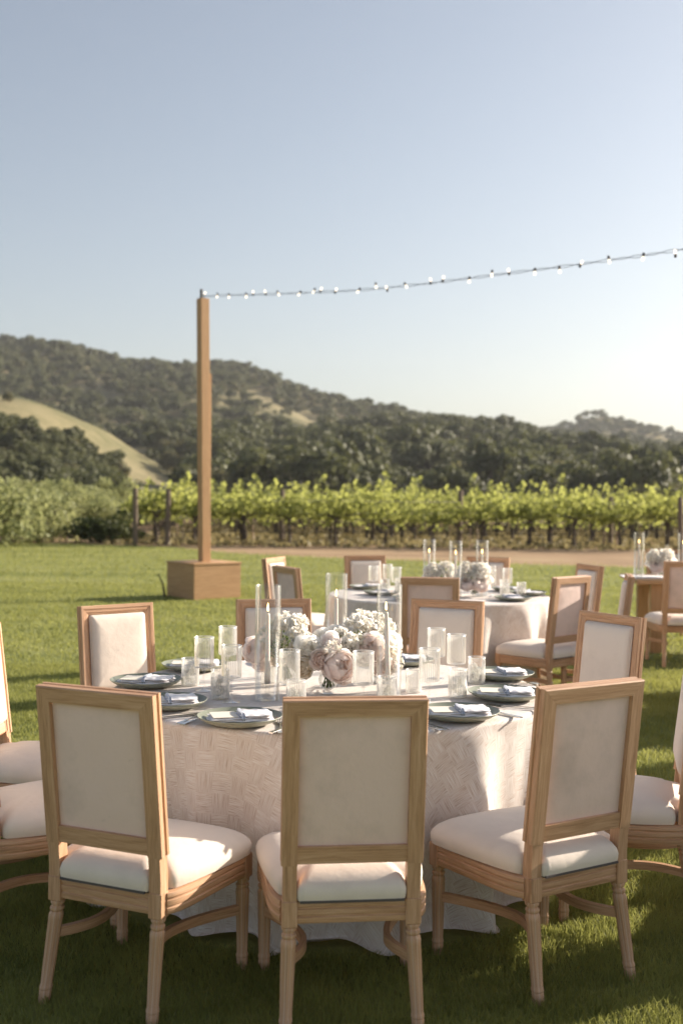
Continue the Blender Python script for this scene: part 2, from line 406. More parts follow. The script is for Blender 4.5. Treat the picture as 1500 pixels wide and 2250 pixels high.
sheet('vineyard_soil', [(-60, 34), (-8.5, 33.5), (-5, 25), (-3, 20), (70, 12), (90, 72), (-20, 72), (-26, 58)], -.006, SOIL)
sheet('lawn', [(-60, -40), (60, -40)]+EDGE[::-1], 0, LAWN)
def edge_y(x): return np.interp(x, [e[0] for e in EDGE], [e[1] for e in EDGE])
# grass blades (nobody could count them)
def blades(n, y0, y1, h, wd, spread=1.0, ragged=0.0, xr=None):
    yy = np.sqrt(rng.uniform(y0**2, y1**2, n)); hw = yy*.32*spread+.25
    xx = rng.uniform(-1, 1, n)*hw
    if ragged: k = yy < edge_y(xx)+rng.normal(0, ragged, n); xx, yy = xx[k], yy[k]; n = len(xx)
    k = ((xx+.048)**2+(yy-4.88)**2 > 1.0) & ((xx-.83)**2+(yy-9.62)**2 > 1.0); xx, yy = xx[k], yy[k]; n = len(xx)
    cl = np.sin(xx*9+np.sin(yy*7)*2)*np.cos(yy*8+np.sin(xx*5)*2)
    hh = h*(rng.uniform(.55, 1.1, n)+.22*cl); a = rng.uniform(0, 2*np.pi, n); lean = rng.uniform(.15, .85, n)*hh
    la = rng.uniform(0, 2*np.pi, n)
    dx, dy = np.cos(a)*wd/2, np.sin(a)*wd/2
    B = np.stack([xx, yy, np.zeros(n)], -1)
    D = np.stack([dx, dy, np.zeros(n)], -1); T = np.stack([np.cos(la)*lean, np.sin(la)*lean, hh], -1)
    mid = B+T*np.array([.35, .35, .58])
    V = np.stack([B-D, B+D, mid+D*.8, mid-D*.8, B+T], 1)
    F = (np.arange(n)*5)[:, None]+np.array([[0, 1, 2], [0, 2, 3], [3, 2, 4]]).reshape(1, 9)
    return V.reshape(-1, 3), F.reshape(-1, 3), np.repeat(rng.uniform(0, 1, n)**2, 5)
Vs, Fs, As = [], [], []; off = 0
for a in ((140000, 3.0, 5.6, .038, .0032), (120000, 5.6, 10.5, .034, .005), (70000, 10.5, 20, .034, .011), (45000, 20, 35.5, .035, .02, 1.1, .5)):
    V, F, A = blades(*a); Vs.append(V); Fs.append(F+off); As.append(A); off += len(V)
np_mesh('lawn_grass', np.concatenate(Vs), np.concatenate(Fs), GRASS, attr=np.concatenate(As), label='short mown green grass covering the lawn', category='grass', kind='stuff') if False else \
tag(np_mesh('lawn_grass', np.concatenate(Vs), np.concatenate(Fs), GRASS, attr=np.concatenate(As)), 'short mown green grass covering the lawn under the tables', 'grass', kind='stuff')

# ------------------------------------------------------------------ foliage
def cards(C, Nrm, size, aspect=1.0):
    """n four-cornered leaves at C facing Nrm"""
    n = len(C); Nrm = Nrm/np.linalg.norm(Nrm, axis=1, keepdims=True)
    r = rng.normal(size=(n, 3)); U = np.cross(Nrm, r); U /= np.linalg.norm(U, axis=1, keepdims=True)+1e-9; W = np.cross(Nrm, U)
    s = np.asarray(size).reshape(-1, 1)*np.ones((n, 1))
    V = np.stack([C-U*s, C-W*s*aspect+Nrm*s*.25, C+U*s, C+W*s*aspect-Nrm*s*.15], 1).reshape(-1, 3)
    return V, np.arange(n*4).reshape(-1, 4), np.repeat(rng.uniform(0, 1, n)**2, 4)
def crown(lobes, n, size, jit=.6, inner=.7):
    L = np.array(lobes, float); wts = L[:, 3]**2; idx = rng.choice(len(L), n, p=wts/wts.sum())
    d = rng.normal(size=(n, 3)); d /= np.linalg.norm(d, axis=1, keepdims=True)
    d[:, 2] = np.where(rng.uniform(size=n) < .6, np.abs(d[:, 2]), d[:, 2])
    rr = L[idx, 3]*rng.uniform(inner, 1.08, n); C = L[idx, :3]+d*rr[:, None]
    C[:, 2] = L[idx, 2]+d[:, 2]*rr*.85
    return cards(C, d+rng.normal(size=(n, 3))*jit, size*rng.uniform(.6, 1.3, n))
def lobes_for(w, h, k, z0):
    out = [(0, 0, z0+h*.5, w*.55)]
    for i in range(k):
        a = rng.uniform(0, 6.28); r = w*rng.uniform(.3, .75)
        out.append((r*math.cos(a), r*math.sin(a), z0+h*rng.uniform(.25, .85), w*rng.uniform(.28, .48)))
    return out
def make_tree(name, w, h, z0, k, n, size, mat, limb=True):
    t = empty(name)
    lb = lobes_for(w, h, k, z0); V, F, A = crown(lb, n, size)
    np_mesh('crown', V, F, mat, t, attr=A)
    m = MB(); m.tube([(0, 0, -.5), (.05*w, 0, z0*.5), (0, .03*w, z0+h*.3)], [w*.07, w*.055, w*.03], 7)
    for l in lb[1:4]: m.tube([(0, 0, z0*.6), (l[0]*.5, l[1]*.5, (l[2]+z0)*.55), (l[0]*.9, l[1]*.9, l[2])], [w*.035, w*.025, w*.01], 5)
    m.build('trunk', BARK, t)
    return t
def scatter(n, y0, y1, pxr, mind, reject=None):
    pts = []; cell = {}; tries = 0
    while len(pts) < n and tries < n*25:
        tries += 1
        y = math.sqrt(random.uniform(y0*y0, y1*y1)); x = (random.uniform(*pxr)-750)/FPX*y
        if reject and reject(x, y): continue
        k = (int(x//mind), int(y//mind))
        if any((x-a)**2+(y-b)**2 < mind*mind for i in (-1, 0, 1) for j in (-1, 0, 1) for a, b in cell.get((k[0]+i, k[1]+j), ())): continue
        cell.setdefault(k, []).append((x, y)); pts.append((x, y))
    return pts
SCRUBLEAF = mat_leafy('pale_oak_leaves', (.085, .085, .035), (.20, .185, .085), .3, .25, .5)
protos = [make_tree('oak_tree', 4.4, 5.0, 1.4, 8, 1000, .36, OAKLEAF), make_tree('oak_tree', 3.8, 5.8, 1.6, 7, 950, .36, OAKLEAF),
          make_tree('oak_tree', 5.2, 4.6, 1.3, 9, 1150, .36, OAKLEAF), make_tree('oak_tree', 3.4, 4.4, 1.0, 6, 800, .33, SCRUBLEAF)]
used = set()
def put_tree(protos, k, x, y, s, label, group, cat='tree', sink=.3):
    o = protos[k]
    if id(o) in used or o.get('label'): o = copy_tree(o)
    used.add(id(o)); o.location = (x, y, float(hz(x, y))-sink); o.scale = (s, s, s*random.uniform(.9, 1.15)); o.rotation_euler = (0, 0, random.uniform(0, 6.28))
    return tag(o, label, cat, group)
def patchy(x, y, th=.25, f=1.0):
    return (math.sin(x*.05*f+1.3)+math.sin(y*.037*f+x*.021+.5)+.8*math.sin(x*.11*f-y*.06+2)) > 3*th
def spur_edge(px): return float(spl(px, RIDGES[3][3]))
def on_bare(x, y):   # the mown tan face of the spur stays free of trees
    px = 750+x/y*FPX
    if px > 360: return False
    z = float(hz(x, y)); py = 1087-(z-1.6)/y*FPX
    return py < spl(px, [(-400, 915), (0, 955), (60, 962), (120, 985), (180, 1000), (230, 1032), (330, 1060), (400, 1090)])
oaks = scatter(112, 128, 236, (-60, 262), 3.0, on_bare)
for i, (x, y) in enumerate(oaks):
    put_tree(protos, random.randrange(4), x, y, random.uniform(.42, .68), 'dark evergreen oak in the grove on the lower slope of the bare tan hill', 'oaks in the grove below the bare tan hill')
x_, y_, z_ = at_depth(22, 912, 222); put_tree(protos, 3, x_, 222, .42, 'small lone round oak standing on the bare tan hillside', None)
CLEAR = ((577, 700, 918, 945), (650, 745, 932, 955), (788, 840, 915, 940), (890, 940, 928, 960), (1000, 1050, 938, 962), (1187, 1225, 958, 985), (1230, 1340, 972, 1006), (1377, 1520, 954, 988), (1285, 1345, 946, 968), (60, 105, 858, 884), (143, 262, 852, 868), (215, 268, 876, 892), (352, 408, 888, 912), (475, 500, 846, 882), (500, 600, 852, 880), (560, 690, 872, 915), (700, 760, 890, 912), (330, 420, 1010, 1030), (980, 1080, 1000, 1012), (560, 640, 985, 1000))
def in_clearing(x, y):
    px = 750+x/y*FPX; z = float(hz(x, y)); py = 1087-(z-1.6)/y*FPX; top = py-4.6*FPX/y; hw = 2.0*FPX/y
    for a, b, c, d in CLEAR:
        if a-hw*.4 < px < b+hw*.4 and py > c and top < d and random.random() < .96: return True
    return False
def open_wood(x, y): return in_clearing(x, y) or patchy(x, y, .8)
mid = scatter(182, 150, 300, (400, 1560), 5.2, open_wood)
for i, (x, y) in enumerate(mid):
    put_tree(protos, random.randrange(4), x, y, random.uniform(.6, 1.35), 'grey green oak crowded on the wooded slope behind the vineyard', 'oaks on the wooded slope behind the vineyard')
far = scatter(450, 240, 330, (330, 1600), 4.6, open_wood)+scatter(1000, 330, 420, (-100, 1600), 4.8, open_wood)+scatter(3800, 420, 745, (-150, 1500), 5.2, open_wood)+scatter(1000, 760, 980, (900, 1650), 6.5, in_clearing)
P = np.array(far); Z = hz(P[:, 0], P[:, 1])-.4
me = bpy.data.meshes.new('hillside_forest'); me.vertices.add(len(P)); me.vertices.foreach_set('co', np.column_stack([P, Z]).astype(np.float32).ravel())
fo = tag(link(bpy.data.objects.new('hillside_forest', me)), 'hazy grey green oak forest covering the far ridges', 'forest', kind='stuff')
g = bpy.data.node_groups.new('forest', 'GeometryNodeTree')
g.interface.new_socket('Geometry', in_out='INPUT', socket_type='NodeSocketGeometry'); g.interface.new_socket('Geometry', in_out='OUTPUT', socket_type='NodeSocketGeometry')
gi = g.nodes.new('NodeGroupInput'); go = g.nodes.new('NodeGroupOutput'); m2p = g.nodes.new('GeometryNodeMeshToPoints'); g.links.new(gi.outputs[0], m2p.inputs[0])
jn = g.nodes.new('GeometryNodeJoinGeometry')
gti = g.nodes.new('GeometryNodeGeometryToInstance')
for p in protos:
    oi = g.nodes.new('GeometryNodeObjectInfo'); oi.inputs[0].default_value = [c for c in p.children if c.name.startswith('crown')][0]; oi.inputs['As Instance'].default_value = True
    g.links.new(oi.outputs['Geometry'], jn.inputs[0])
iop = g.nodes.new('GeometryNodeInstanceOnPoints'); g.links.new(m2p.outputs[0], iop.inputs['Points']); g.links.new(jn.outputs[0], iop.inputs['Instance'])
iop.inputs['Pick Instance'].default_value = True
rv = g.nodes.new('FunctionNodeRandomValue'); rv.data_type = 'FLOAT_VECTOR'; rv.inputs[0].default_value = (0, 0, 0); rv.inputs[1].default_value = (0, 0, 6.28)
rs = g.nodes.new('FunctionNodeRandomValue'); rs.data_type = 'FLOAT'; rs.inputs[2].default_value = .35; rs.inputs[3].default_value = 1.1
e2r = g.nodes.new('FunctionNodeEulerToRotation'); g.links.new(rv.outputs[0], e2r.inputs[0]); g.links.new(e2r.outputs[0], iop.inputs['Rotation']); g.links.new(rs.outputs[1], iop.inputs['Scale'])
g.links.new(iop.outputs[0], go.inputs[0])
md = fo.modifiers.new('forest', 'NODES'); md.node_group = g

# willows and shrubs left of the vineyard
def make_bush(name, w, h, n, size, mat, stems=5):
    t = empty(name); lb = [(random.uniform(-.45, .45)*w, random.uniform(-.45, .45)*w, h*random.uniform(.18, .62), w*random.uniform(.28, .45)) for _ in range(10)]
    lb += [(.5*w*math.cos(a), .5*w*math.sin(a), h*.12, w*.36) for a in np.arange(0, 6.2, 1.05)]
    V, F, A = crown(lb, n, size, .8, .55); V[:, 2] = np.maximum(V[:, 2], .02); np_mesh('foliage', V, F, mat, t, attr=A)
    m = MB()
    for l in lb[:stems]: m.tube([(0, 0, -.2), (l[0]*.4, l[1]*.4, l[2]*.6), l[:3]], [.05, .035, .015], 5)
    m.build('stem', BARK, t); return t
bp = [make_bush('willow_shrub', 1.5, 2.3, 2600, .055, WILLOW), make_bush('willow_shrub', 1.9, 2.0, 2900, .06, WILLOW), make_bush('willow_shrub', 1.2, 2.6, 2300, .052, WILLOW)]
used2 = set()
def put_bush(k, x, y, s, label, group, cat='shrub', name=None):
    o = bp[k]
    if o.get('label'): o = copy_tree(o)
    o.location = (x, y, float(hz(x, y))-.05); o.scale = (s, s, s*random.uniform(.85, 1.1)); o.rotation_euler = (0, 0, random.uniform(0, 6.28))
    return tag(o, label, cat, group)
near = [(20, 1192, 1.05), (85, 1188, 1.0), (150, 1180, .95), (205, 1172, .85), (-40, 1196, 1.2), (55, 1166, 1.25), (120, 1160, 1.2), (180, 1155, 1.1), (0, 1162, 1.3), (240, 1160, .95)]
for i, (px, py, s) in enumerate(near):
    x, y = at(px, py); put_bush(i % 3, x, y, s, 'pale green willow shrub at the left edge of the lawn', 'willow shrubs along the left edge of the lawn')
for x, y in scatter(58, 46, 118, (-40, 450), 2.6, lambda x, y: 750+x/y*FPX > 285+(y-46)*2.4):
    put_bush(random.randrange(3), x, y, random.uniform(.75, 1.2), 'olive green willow thicket shrub between the lawn and the oaks', 'willow thicket behind the lawn edge')
DARKLEAF = mat_leafy('dark_shrub_leaves', (.03, .045, .014), (.075, .085, .025), .8, .25)
db = make_bush('dark_shrub', 1.4, 1.5, 1500, .07, DARKLEAF); x, y = at(232, 1192); db.location = (x, y, 0); db.scale = (1.15, .8, .85)
tag(db, 'low dark green shrub beside the end post of the vine row', 'shrub')
db2 = copy_tree(db); db2.location = (20.6, 70, -.1); db2.scale = (1.7, 1.3, 1.75); tag(db2, 'dark rounded shrub behind the right end of the vineyard', 'shrub')

# ------------------------------------------------------------------ vineyard
def make_vine(seed):
    t = empty('grapevine'); r = random.Random(seed); m = MB()
    b = [(0, 0, -.05), (r.uniform(-.04, .04), r.uniform(-.03, .03), .3), (r.uniform(-.05, .05), 0, .6), (0, 0, .88)]
    m.tube(b, [.065, .05, .045, .055], 7); m.build('trunk', BARK, t)
    m = MB(); m.tube([(.06, .02, -.1), (.06+r.uniform(-.03, .03), .02, 1.25)], .014, 5); m.build('stake', BARK, t)
    m = MB(); 
    for s in (-1, 1): m.tube([(0, 0, .86), (s*.25, 0, .95), (s*.78, r.uniform(-.04, .04), .97)], [.04, .03, .018], 6)
    m.build('cordon', BARK, t)
    C = []; N = []
    for i in range(13):
        x0 = -.75+1.5*(i+.5)/13+r.uniform(-.05, .05); hgt = r.uniform(.22, .72)*(1.75 if r.random() < .13 else 1); lx, ly = r.uniform(-.22, .22), r.uniform(-.28, .28)
        for q in range(30):
            u = r.random()**.85; sp = .13*(1.1-u)+.05
            C.append((x0+lx*u+r.gauss(0, sp), ly*u+r.gauss(0, sp*1.2), .90+hgt*u+r.gauss(0, .05))); N.append((r.gauss(0, 1), r.gauss(0, 1), r.gauss(.5, .6)))
    for q in range(30): C.append((r.uniform(-.75, .75), r.gauss(0, .12), r.uniform(.62, .98))); N.append((r.gauss(0, 1), r.gauss(0, 1), r.gauss(0, .6)))
    V, F, A = cards(np.array(C), np.array(N), np.array([r.uniform(.045, .078) for _ in C]))
    np_mesh('leaves', V, F, VINELEAF, t, attr=A); return t
vp = [make_vine(i) for i in range(5)]
ORD = 'first second third fourth fifth sixth seventh eighth ninth tenth eleventh twelfth thirteenth fourteenth fifteenth sixteenth seventeenth eighteenth nineteenth twentieth'.split()
def ordn(i): return ORD[i] if i < 20 else 'far right'
def row_y(k, x): return 35.2+2.35*k-.035*x
vu = set()
WEED = mat_leafy('dry_weeds', (.10, .085, .035), (.30, .25, .12), 1.2, .3, 0)
n = 16000; k_ = rng.integers(0, 12, n); xw = rng.uniform(-7.5, 15+k_*.5, n); yw = 35.2+2.35*k_-.035*xw+rng.normal(0, .42, n); hw_ = rng.uniform(.05, .30, n)*(.5+.5*np.sin(xw*1.7+k_)**2)
V, F, A = cards(np.stack([xw, yw, hw_*.5], -1), np.stack([rng.normal(0, 1, n), rng.normal(0, 1, n), rng.normal(0, .2, n)], -1), .08)
tag(np_mesh('vineyard_weeds', V, F, WEED, attr=A), 'dry weeds and grass tufts growing under the vine rows', 'weeds', kind='stuff')
for k in range(12):
    x0 = -5.9-.28*k; n = int((11.2+.72*k-x0)/1.45)+1
    for i in range(min(n, 19)):
        x = x0+1.45*i+random.uniform(-.12, .12)
        if k > 0 and random.random() < .12: continue
        o = vp[(i*3+k*2+random.randrange(2)) % 5]
        if o.get('label'): o = copy_tree(o)
        o.location = (x, row_y(k, x), 0); o.rotation_euler = (0, 0, -.035+(math.pi if random.random() < .5 else 0)); s = random.uniform(.84, 1.12); o.scale = (s, s, s)
        tag(o, f'leafy grapevine, {ordn(i)} from the left end of the {ORD[k]} vine row', 'grapevine', 'grapevines in the vineyard rows')
    hose = MB(); hose.tube([(x0-.6, row_y(k, x0-.6), .46)]+[(x, row_y(k, x), .43+.03*math.sin(x*2)) for x in np.linspace(x0, 14, 14)], .018, 5)
    tag(hose.build('irrigation_hose', BLACK), f'black drip hose strung along the {ORD[k]} vine row', 'hose', 'drip hoses of the vine rows')
    wr = MB()
    for zz in (1.05, 1.4): wr.tube([(x0-.6, row_y(k, x0-.6), zz), (14, row_y(k, 14), zz)], .006, 4)
    tag(wr.build('trellis_wire', STEEL), f'pair of trellis wires along the {ORD[k]} vine row', 'wire', 'trellis wires of the vine rows')
pm = MB(); pm.lathe([(0, -.3), (.088, -.3), (.082, 1.2), (.075, 1.72), (.06, 1.75), (0, 1.75)], 10)
vpost = pm.build('vineyard_post', POSTWOOD)
posts = [(297, 1197, 'left end post of the front vine row', 1.0), (368, 1196, 'second post in from the left end of the vines', 1.0), (617, 1191, 'upright among the vines between the lamp pole and the white table', 1.0), (1008, 1200, 'rising behind the candles of the rear round table', 1.02), (1340, 1203, 'among the vines above the right hand wooden table', .93), (1495, 1210, 'at the right edge of the vineyard', .93)]
for i, (px, py, lb, s) in enumerate(posts):
    o = vpost if i == 0 else vpost.copy()
    if i: S.collection.objects.link(o)
    x, y = at(px, py); o.location = (x*.985, y-.5, 0); o.scale = (1, 1, s); o.rotation_euler = (random.uniform(-.02, .02), random.uniform(-.02, .02), i)
    tag(o, 'weathered grey wooden post, '+lb, 'post', 'vineyard posts')
sp_ = MB(); sp_.box((0, 0, .24), (.03, .02, .28), .004, along=2); stake = sp_.build('stake', PALEWOOD)
for i, (px, py, lx) in enumerate([(345, 1190, .1), (390, 1187, 0), (402, 1192, .12), (1030, 1196, -.08), (1048, 1198, .05), (1322, 1202, -.12), (1352, 1203, .04), (642, 1190, .05), (556, 1188, 0), (1210, 1201, 0)]):
    o = stake if i == 0 else stake.copy()
    if i: S.collection.objects.link(o)
    x, y = at(px, py); o.location = (x, y-.1, 0); o.rotation_euler = (0, lx, i*.7)
    tag(o, ['pale stake just right of the left end post', 'pale upright stake right of the second post', 'pale leaning stake furthest right beside the second post', 'pale leaning stake right of the tall post behind the rear candles', 'pale short stake behind the rear table candles, right of a leaning one', 'pale leaning stake left of the dark post on the right', 'pale stake right of the dark post on the right', 'pale stake at the foot of the post behind the bright chairs', 'pale stake in the vines above the orange box', 'pale stake at the foot of the vines above the rear table'][i], 'stake', 'pale stakes at the vine row ends')

# ------------------------------------------------------------------ light pole, planter box, string lights
bx_, by_ = -2.12, 17.52
A0 = R(38)
pole = empty('light_pole', (bx_, by_, 0), A0, 'tall square timber pole holding the string of lights, standing in its box', 'pole')
m = MB(); M0 = Matrix.Rotation(R(-1.1), 4, 'Y'); m.box((-.02, 0, 2.55), (.076, .070, 2.05), .006, along=2, M=Matrix.Rotation(R(-.9), 3, Vector((0, 1, 0)).lerp(Vector((-.6, 0, 0)), 0.0))); m.build('post', PINE, pole)
m = MB(); m.box((.072, 0, 2.0), (.014, .045, 1.45), .003, along=2); o = m.build('batten', PINE, pole)
m = MB(); m.tube([(-.08, 0, 4.55), (-.08, 0, 4.74)], .022, 8); m.build('hook', BLACK, pole)
box = empty('planter_box', (bx_, by_, 0), A0, 'plywood box weighting the foot of the light pole on the lawn', 'box')
for (c, h, al) in (((0, -.40, .262), (.412, .012, .262), 0), ((0, .40, .262), (.412, .012, .262), 0), ((-.40, 0, .262), (.012, .387, .262), 1), ((.40, 0, .262), (.012, .387, .262), 1)):
    m = MB(); m.box(c, h, .002, along=al); m.build('side_board', PINE, box)
m = MB(); m.box((0, 0, .537), (.425, .425, .012), .003); m.build('lid', PINE, box)
# a twig leaning left of the box
m = MB(); x, y = at(362, 1312); m.tube([(x, y, 0), (x-.03, y, .2), (x-.1, y, .36)], [.02, .015, .006], 6)
tag(m.build('stick', BARK), 'short dark stick leaning beside the left corner of the box', 'stick')
ax, ay, az = at_depth(441, 652, 17.45)
bulbs = [(451, 643, 1), (477, 653, -1), (503, 654, -1), (541, 653, -1), (556, 640, 1), (582, 639, 1), (613, 648, -1), (656, 648, -1), (688, 643, -1), (706, 633, 1), (739, 635, 1), (785, 642, -1), (826, 632, -1), (848, 630, 1), (893, 631, -1), (945, 613, 1), (974, 608, 1), (1030, 620, -1), (1080, 606, -1), (1116, 592, 1), (1174, 602, -1), (1229, 598, -1), (1278, 575, 1), (1338, 576, -1), (1411, 570, -1), (1482, 551, 1)]
U0 = Vector((-2.17, 17.45)); U1 = Vector((3.24, 10.8))
def on_line(px, py):
    # point of the vertical plane of the string seen at px
    lo, hi = -.2, 2.0
    for _ in range(40):
        mdl = (lo+hi)/2; p = U0.lerp(U1, mdl); q = at_depth(px, py, p.y)
        if q[0] > p.x: lo = mdl
        else: hi = mdl
    return Vector(q)
cab = [(441, 652), (480, 649), (600, 646), (740, 640), (830, 634), (945, 622), (1030, 611), (1116, 600), (1229, 586), (1338, 571), (1411, 561), (1500, 547)]
cp = [on_line(*c) for c in cab]; dl = cp[-1]-cp[-3]
for k in range(1, 6): cp.append(cp[11]+dl*.9*k+Vector((0, 0, .04*k*k)))
st = empty('string_lights', (U0.x, U0.y, 0), 0, 'black string of clear glowing bulbs strung from the timber pole across the sky', 'string lights')
def rel(v): return (v[0]-U0.x, v[1]-U0.y, v[2])
def interp(cp, n=8):
    out = []
    for i in range(len(cp)-1):
        for k in range(n): out.append(cp[i].lerp(cp[i+1], k/n))
    return out+[cp[-1]]
cc = interp(cp)
m = MB(); m.tube([rel(p+Vector((0, 0, .012*math.sin(i*.9)))) for i, p in enumerate(cc)], .0032, 5); m.build('cable', BLACK, st)
m = MB(); m.tube([rel(p-Vector((0, 0, .012*math.sin(i*.9)+.004))) for i, p in enumerate(cc)], .003, 5); m.build('cable', BLACK, st)
bm_ = MB(); bm_.lathe([(0, -.016), (.010, -.013), (.0155, -.005), (.016, .004), (.013, .016), (.010, .028), (.009, .034)], 14)
sk_ = MB(); sk_.lathe([(.0, .036), (.015, .037), (.017, .05), (.017, .075), (0, .078)], 10)
CLEARBULB = BULB
b0 = bm_.build('bulb', BULB, st, 180); s0 = sk_.build('socket', BLACK, b0)
for i, (px, py, sg) in enumerate(bulbs):
    b, s = (b0, s0) if i == 0 else (b0.copy(), s0.copy())
    if i: S.collection.objects.link(b); S.collection.objects.link(s); s.parent = b; b.parent = st
    p = on_line(px, py); b.location = rel(p)
    b.scale = (.85, .85, .85); b.rotation_euler = (0, (math.pi if sg > 0 else 0)+random.uniform(-.7, .7), 0)

# ------------------------------------------------------------------ chair
def arc(p0, p1, p2, n=10):
    return [tuple((1-t)**2*a+2*t*(1-t)*b+t*t*c for a, b, c in zip(p0, p1, p2)) for t in np.linspace(0, 1, n)]
def dome(outline, z0, hgt, cx, cy, mb, bulge=.008, rings=(1.0, 1.012, 1.015, .995, .95, .86, .7, .5, .25, .0), zs=None, crown_=.25, seedn=0):
    zs = zs or [0, .12, .28, .46, .63, .80, .91, .97, 1.0, 1.0]
    v = []; n = len(outline)
    for s, q in zip(rings, zs):
        if s == 0: v.append((cx, cy, z0+hgt*q)); continue
        for (x, y) in outline: v.append((cx+(x-cx)*s, cy+(y-cy)*s, z0+hgt*q))
    f = [tuple(range(n-1, -1, -1))]
    k = len(rings)-1
    for i in range(k-1):
        for j in range(n): f.append((i*n+j, i*n+(j+1) % n, (i+1)*n+(j+1) % n, (i+1)*n+j))
    for j in range(n): f.append(((k-1)*n+j, (k-1)*n+(j+1) % n, k*n))
    mb.add(v, f)
def smooth_poly(pts, n=3):
    p = [tuple(q) for q in pts]
    for _ in range(n):
        q = []
        for i in range(len(p)):
            a, b = p[i], p[(i+1) % len(p)]
            q += [tuple(.75*x+.25*y for x, y in zip(a, b)), tuple(.25*x+.75*y for x, y in zip(a, b))]
        p = q
    return p
LEAN = .116; ZB, ZT = .500, 1.0; WT = .2135; PW = .0488
up_ = Vector((0, -LEAN, 1)).normalized(); fw_ = Vector((0, 1, LEAN)).normalized()
def Yb(z): return -LEAN*(z-.44)
PROF = [(.0035, 0), (PW, 0), (PW, .036), (PW-.007, .041), (PW-.012, .0415), (PW-.014, .0455), (.020, .0465), (.017, .051), (.004, .051), (0, .047), (0, .036), (.0055, .033), (.0055, .026), (0, .023), (0, .004)]
def mbar(mb, start, dL, dW, L, m0, m1):
    """straight bar with PROF section whose ends are cut at a mitre (m=1) or square (m=0)"""
    dL, dW = Vector(dL), Vector(dW); n = len(PROF); v = []; uv = []; per = 0
    for e in (0, 1):
        per = 0
        for j in range(n+1):
            w_, t_ = PROF[j % n]
            if j: per += math.dist(PROF[j % n], PROF[j-1])
            s_ = (m0*w_) if e == 0 else L-m1*w_
            v.append(Vector(start)+dL*s_+dW*w_+fw_*t_); uv.append((s_, per))
    f = [(j, j+1, n+1+j+1, n+1+j) for j in range(n)]+[tuple(range(n-1, -1, -1)), tuple(n+1+j for j in range(n))]
    if dL.cross(dW).dot(fw_) > 0: f = [q[::-1] for q in f]
    mb.add(v, [q[::-1] for q in f], uv)
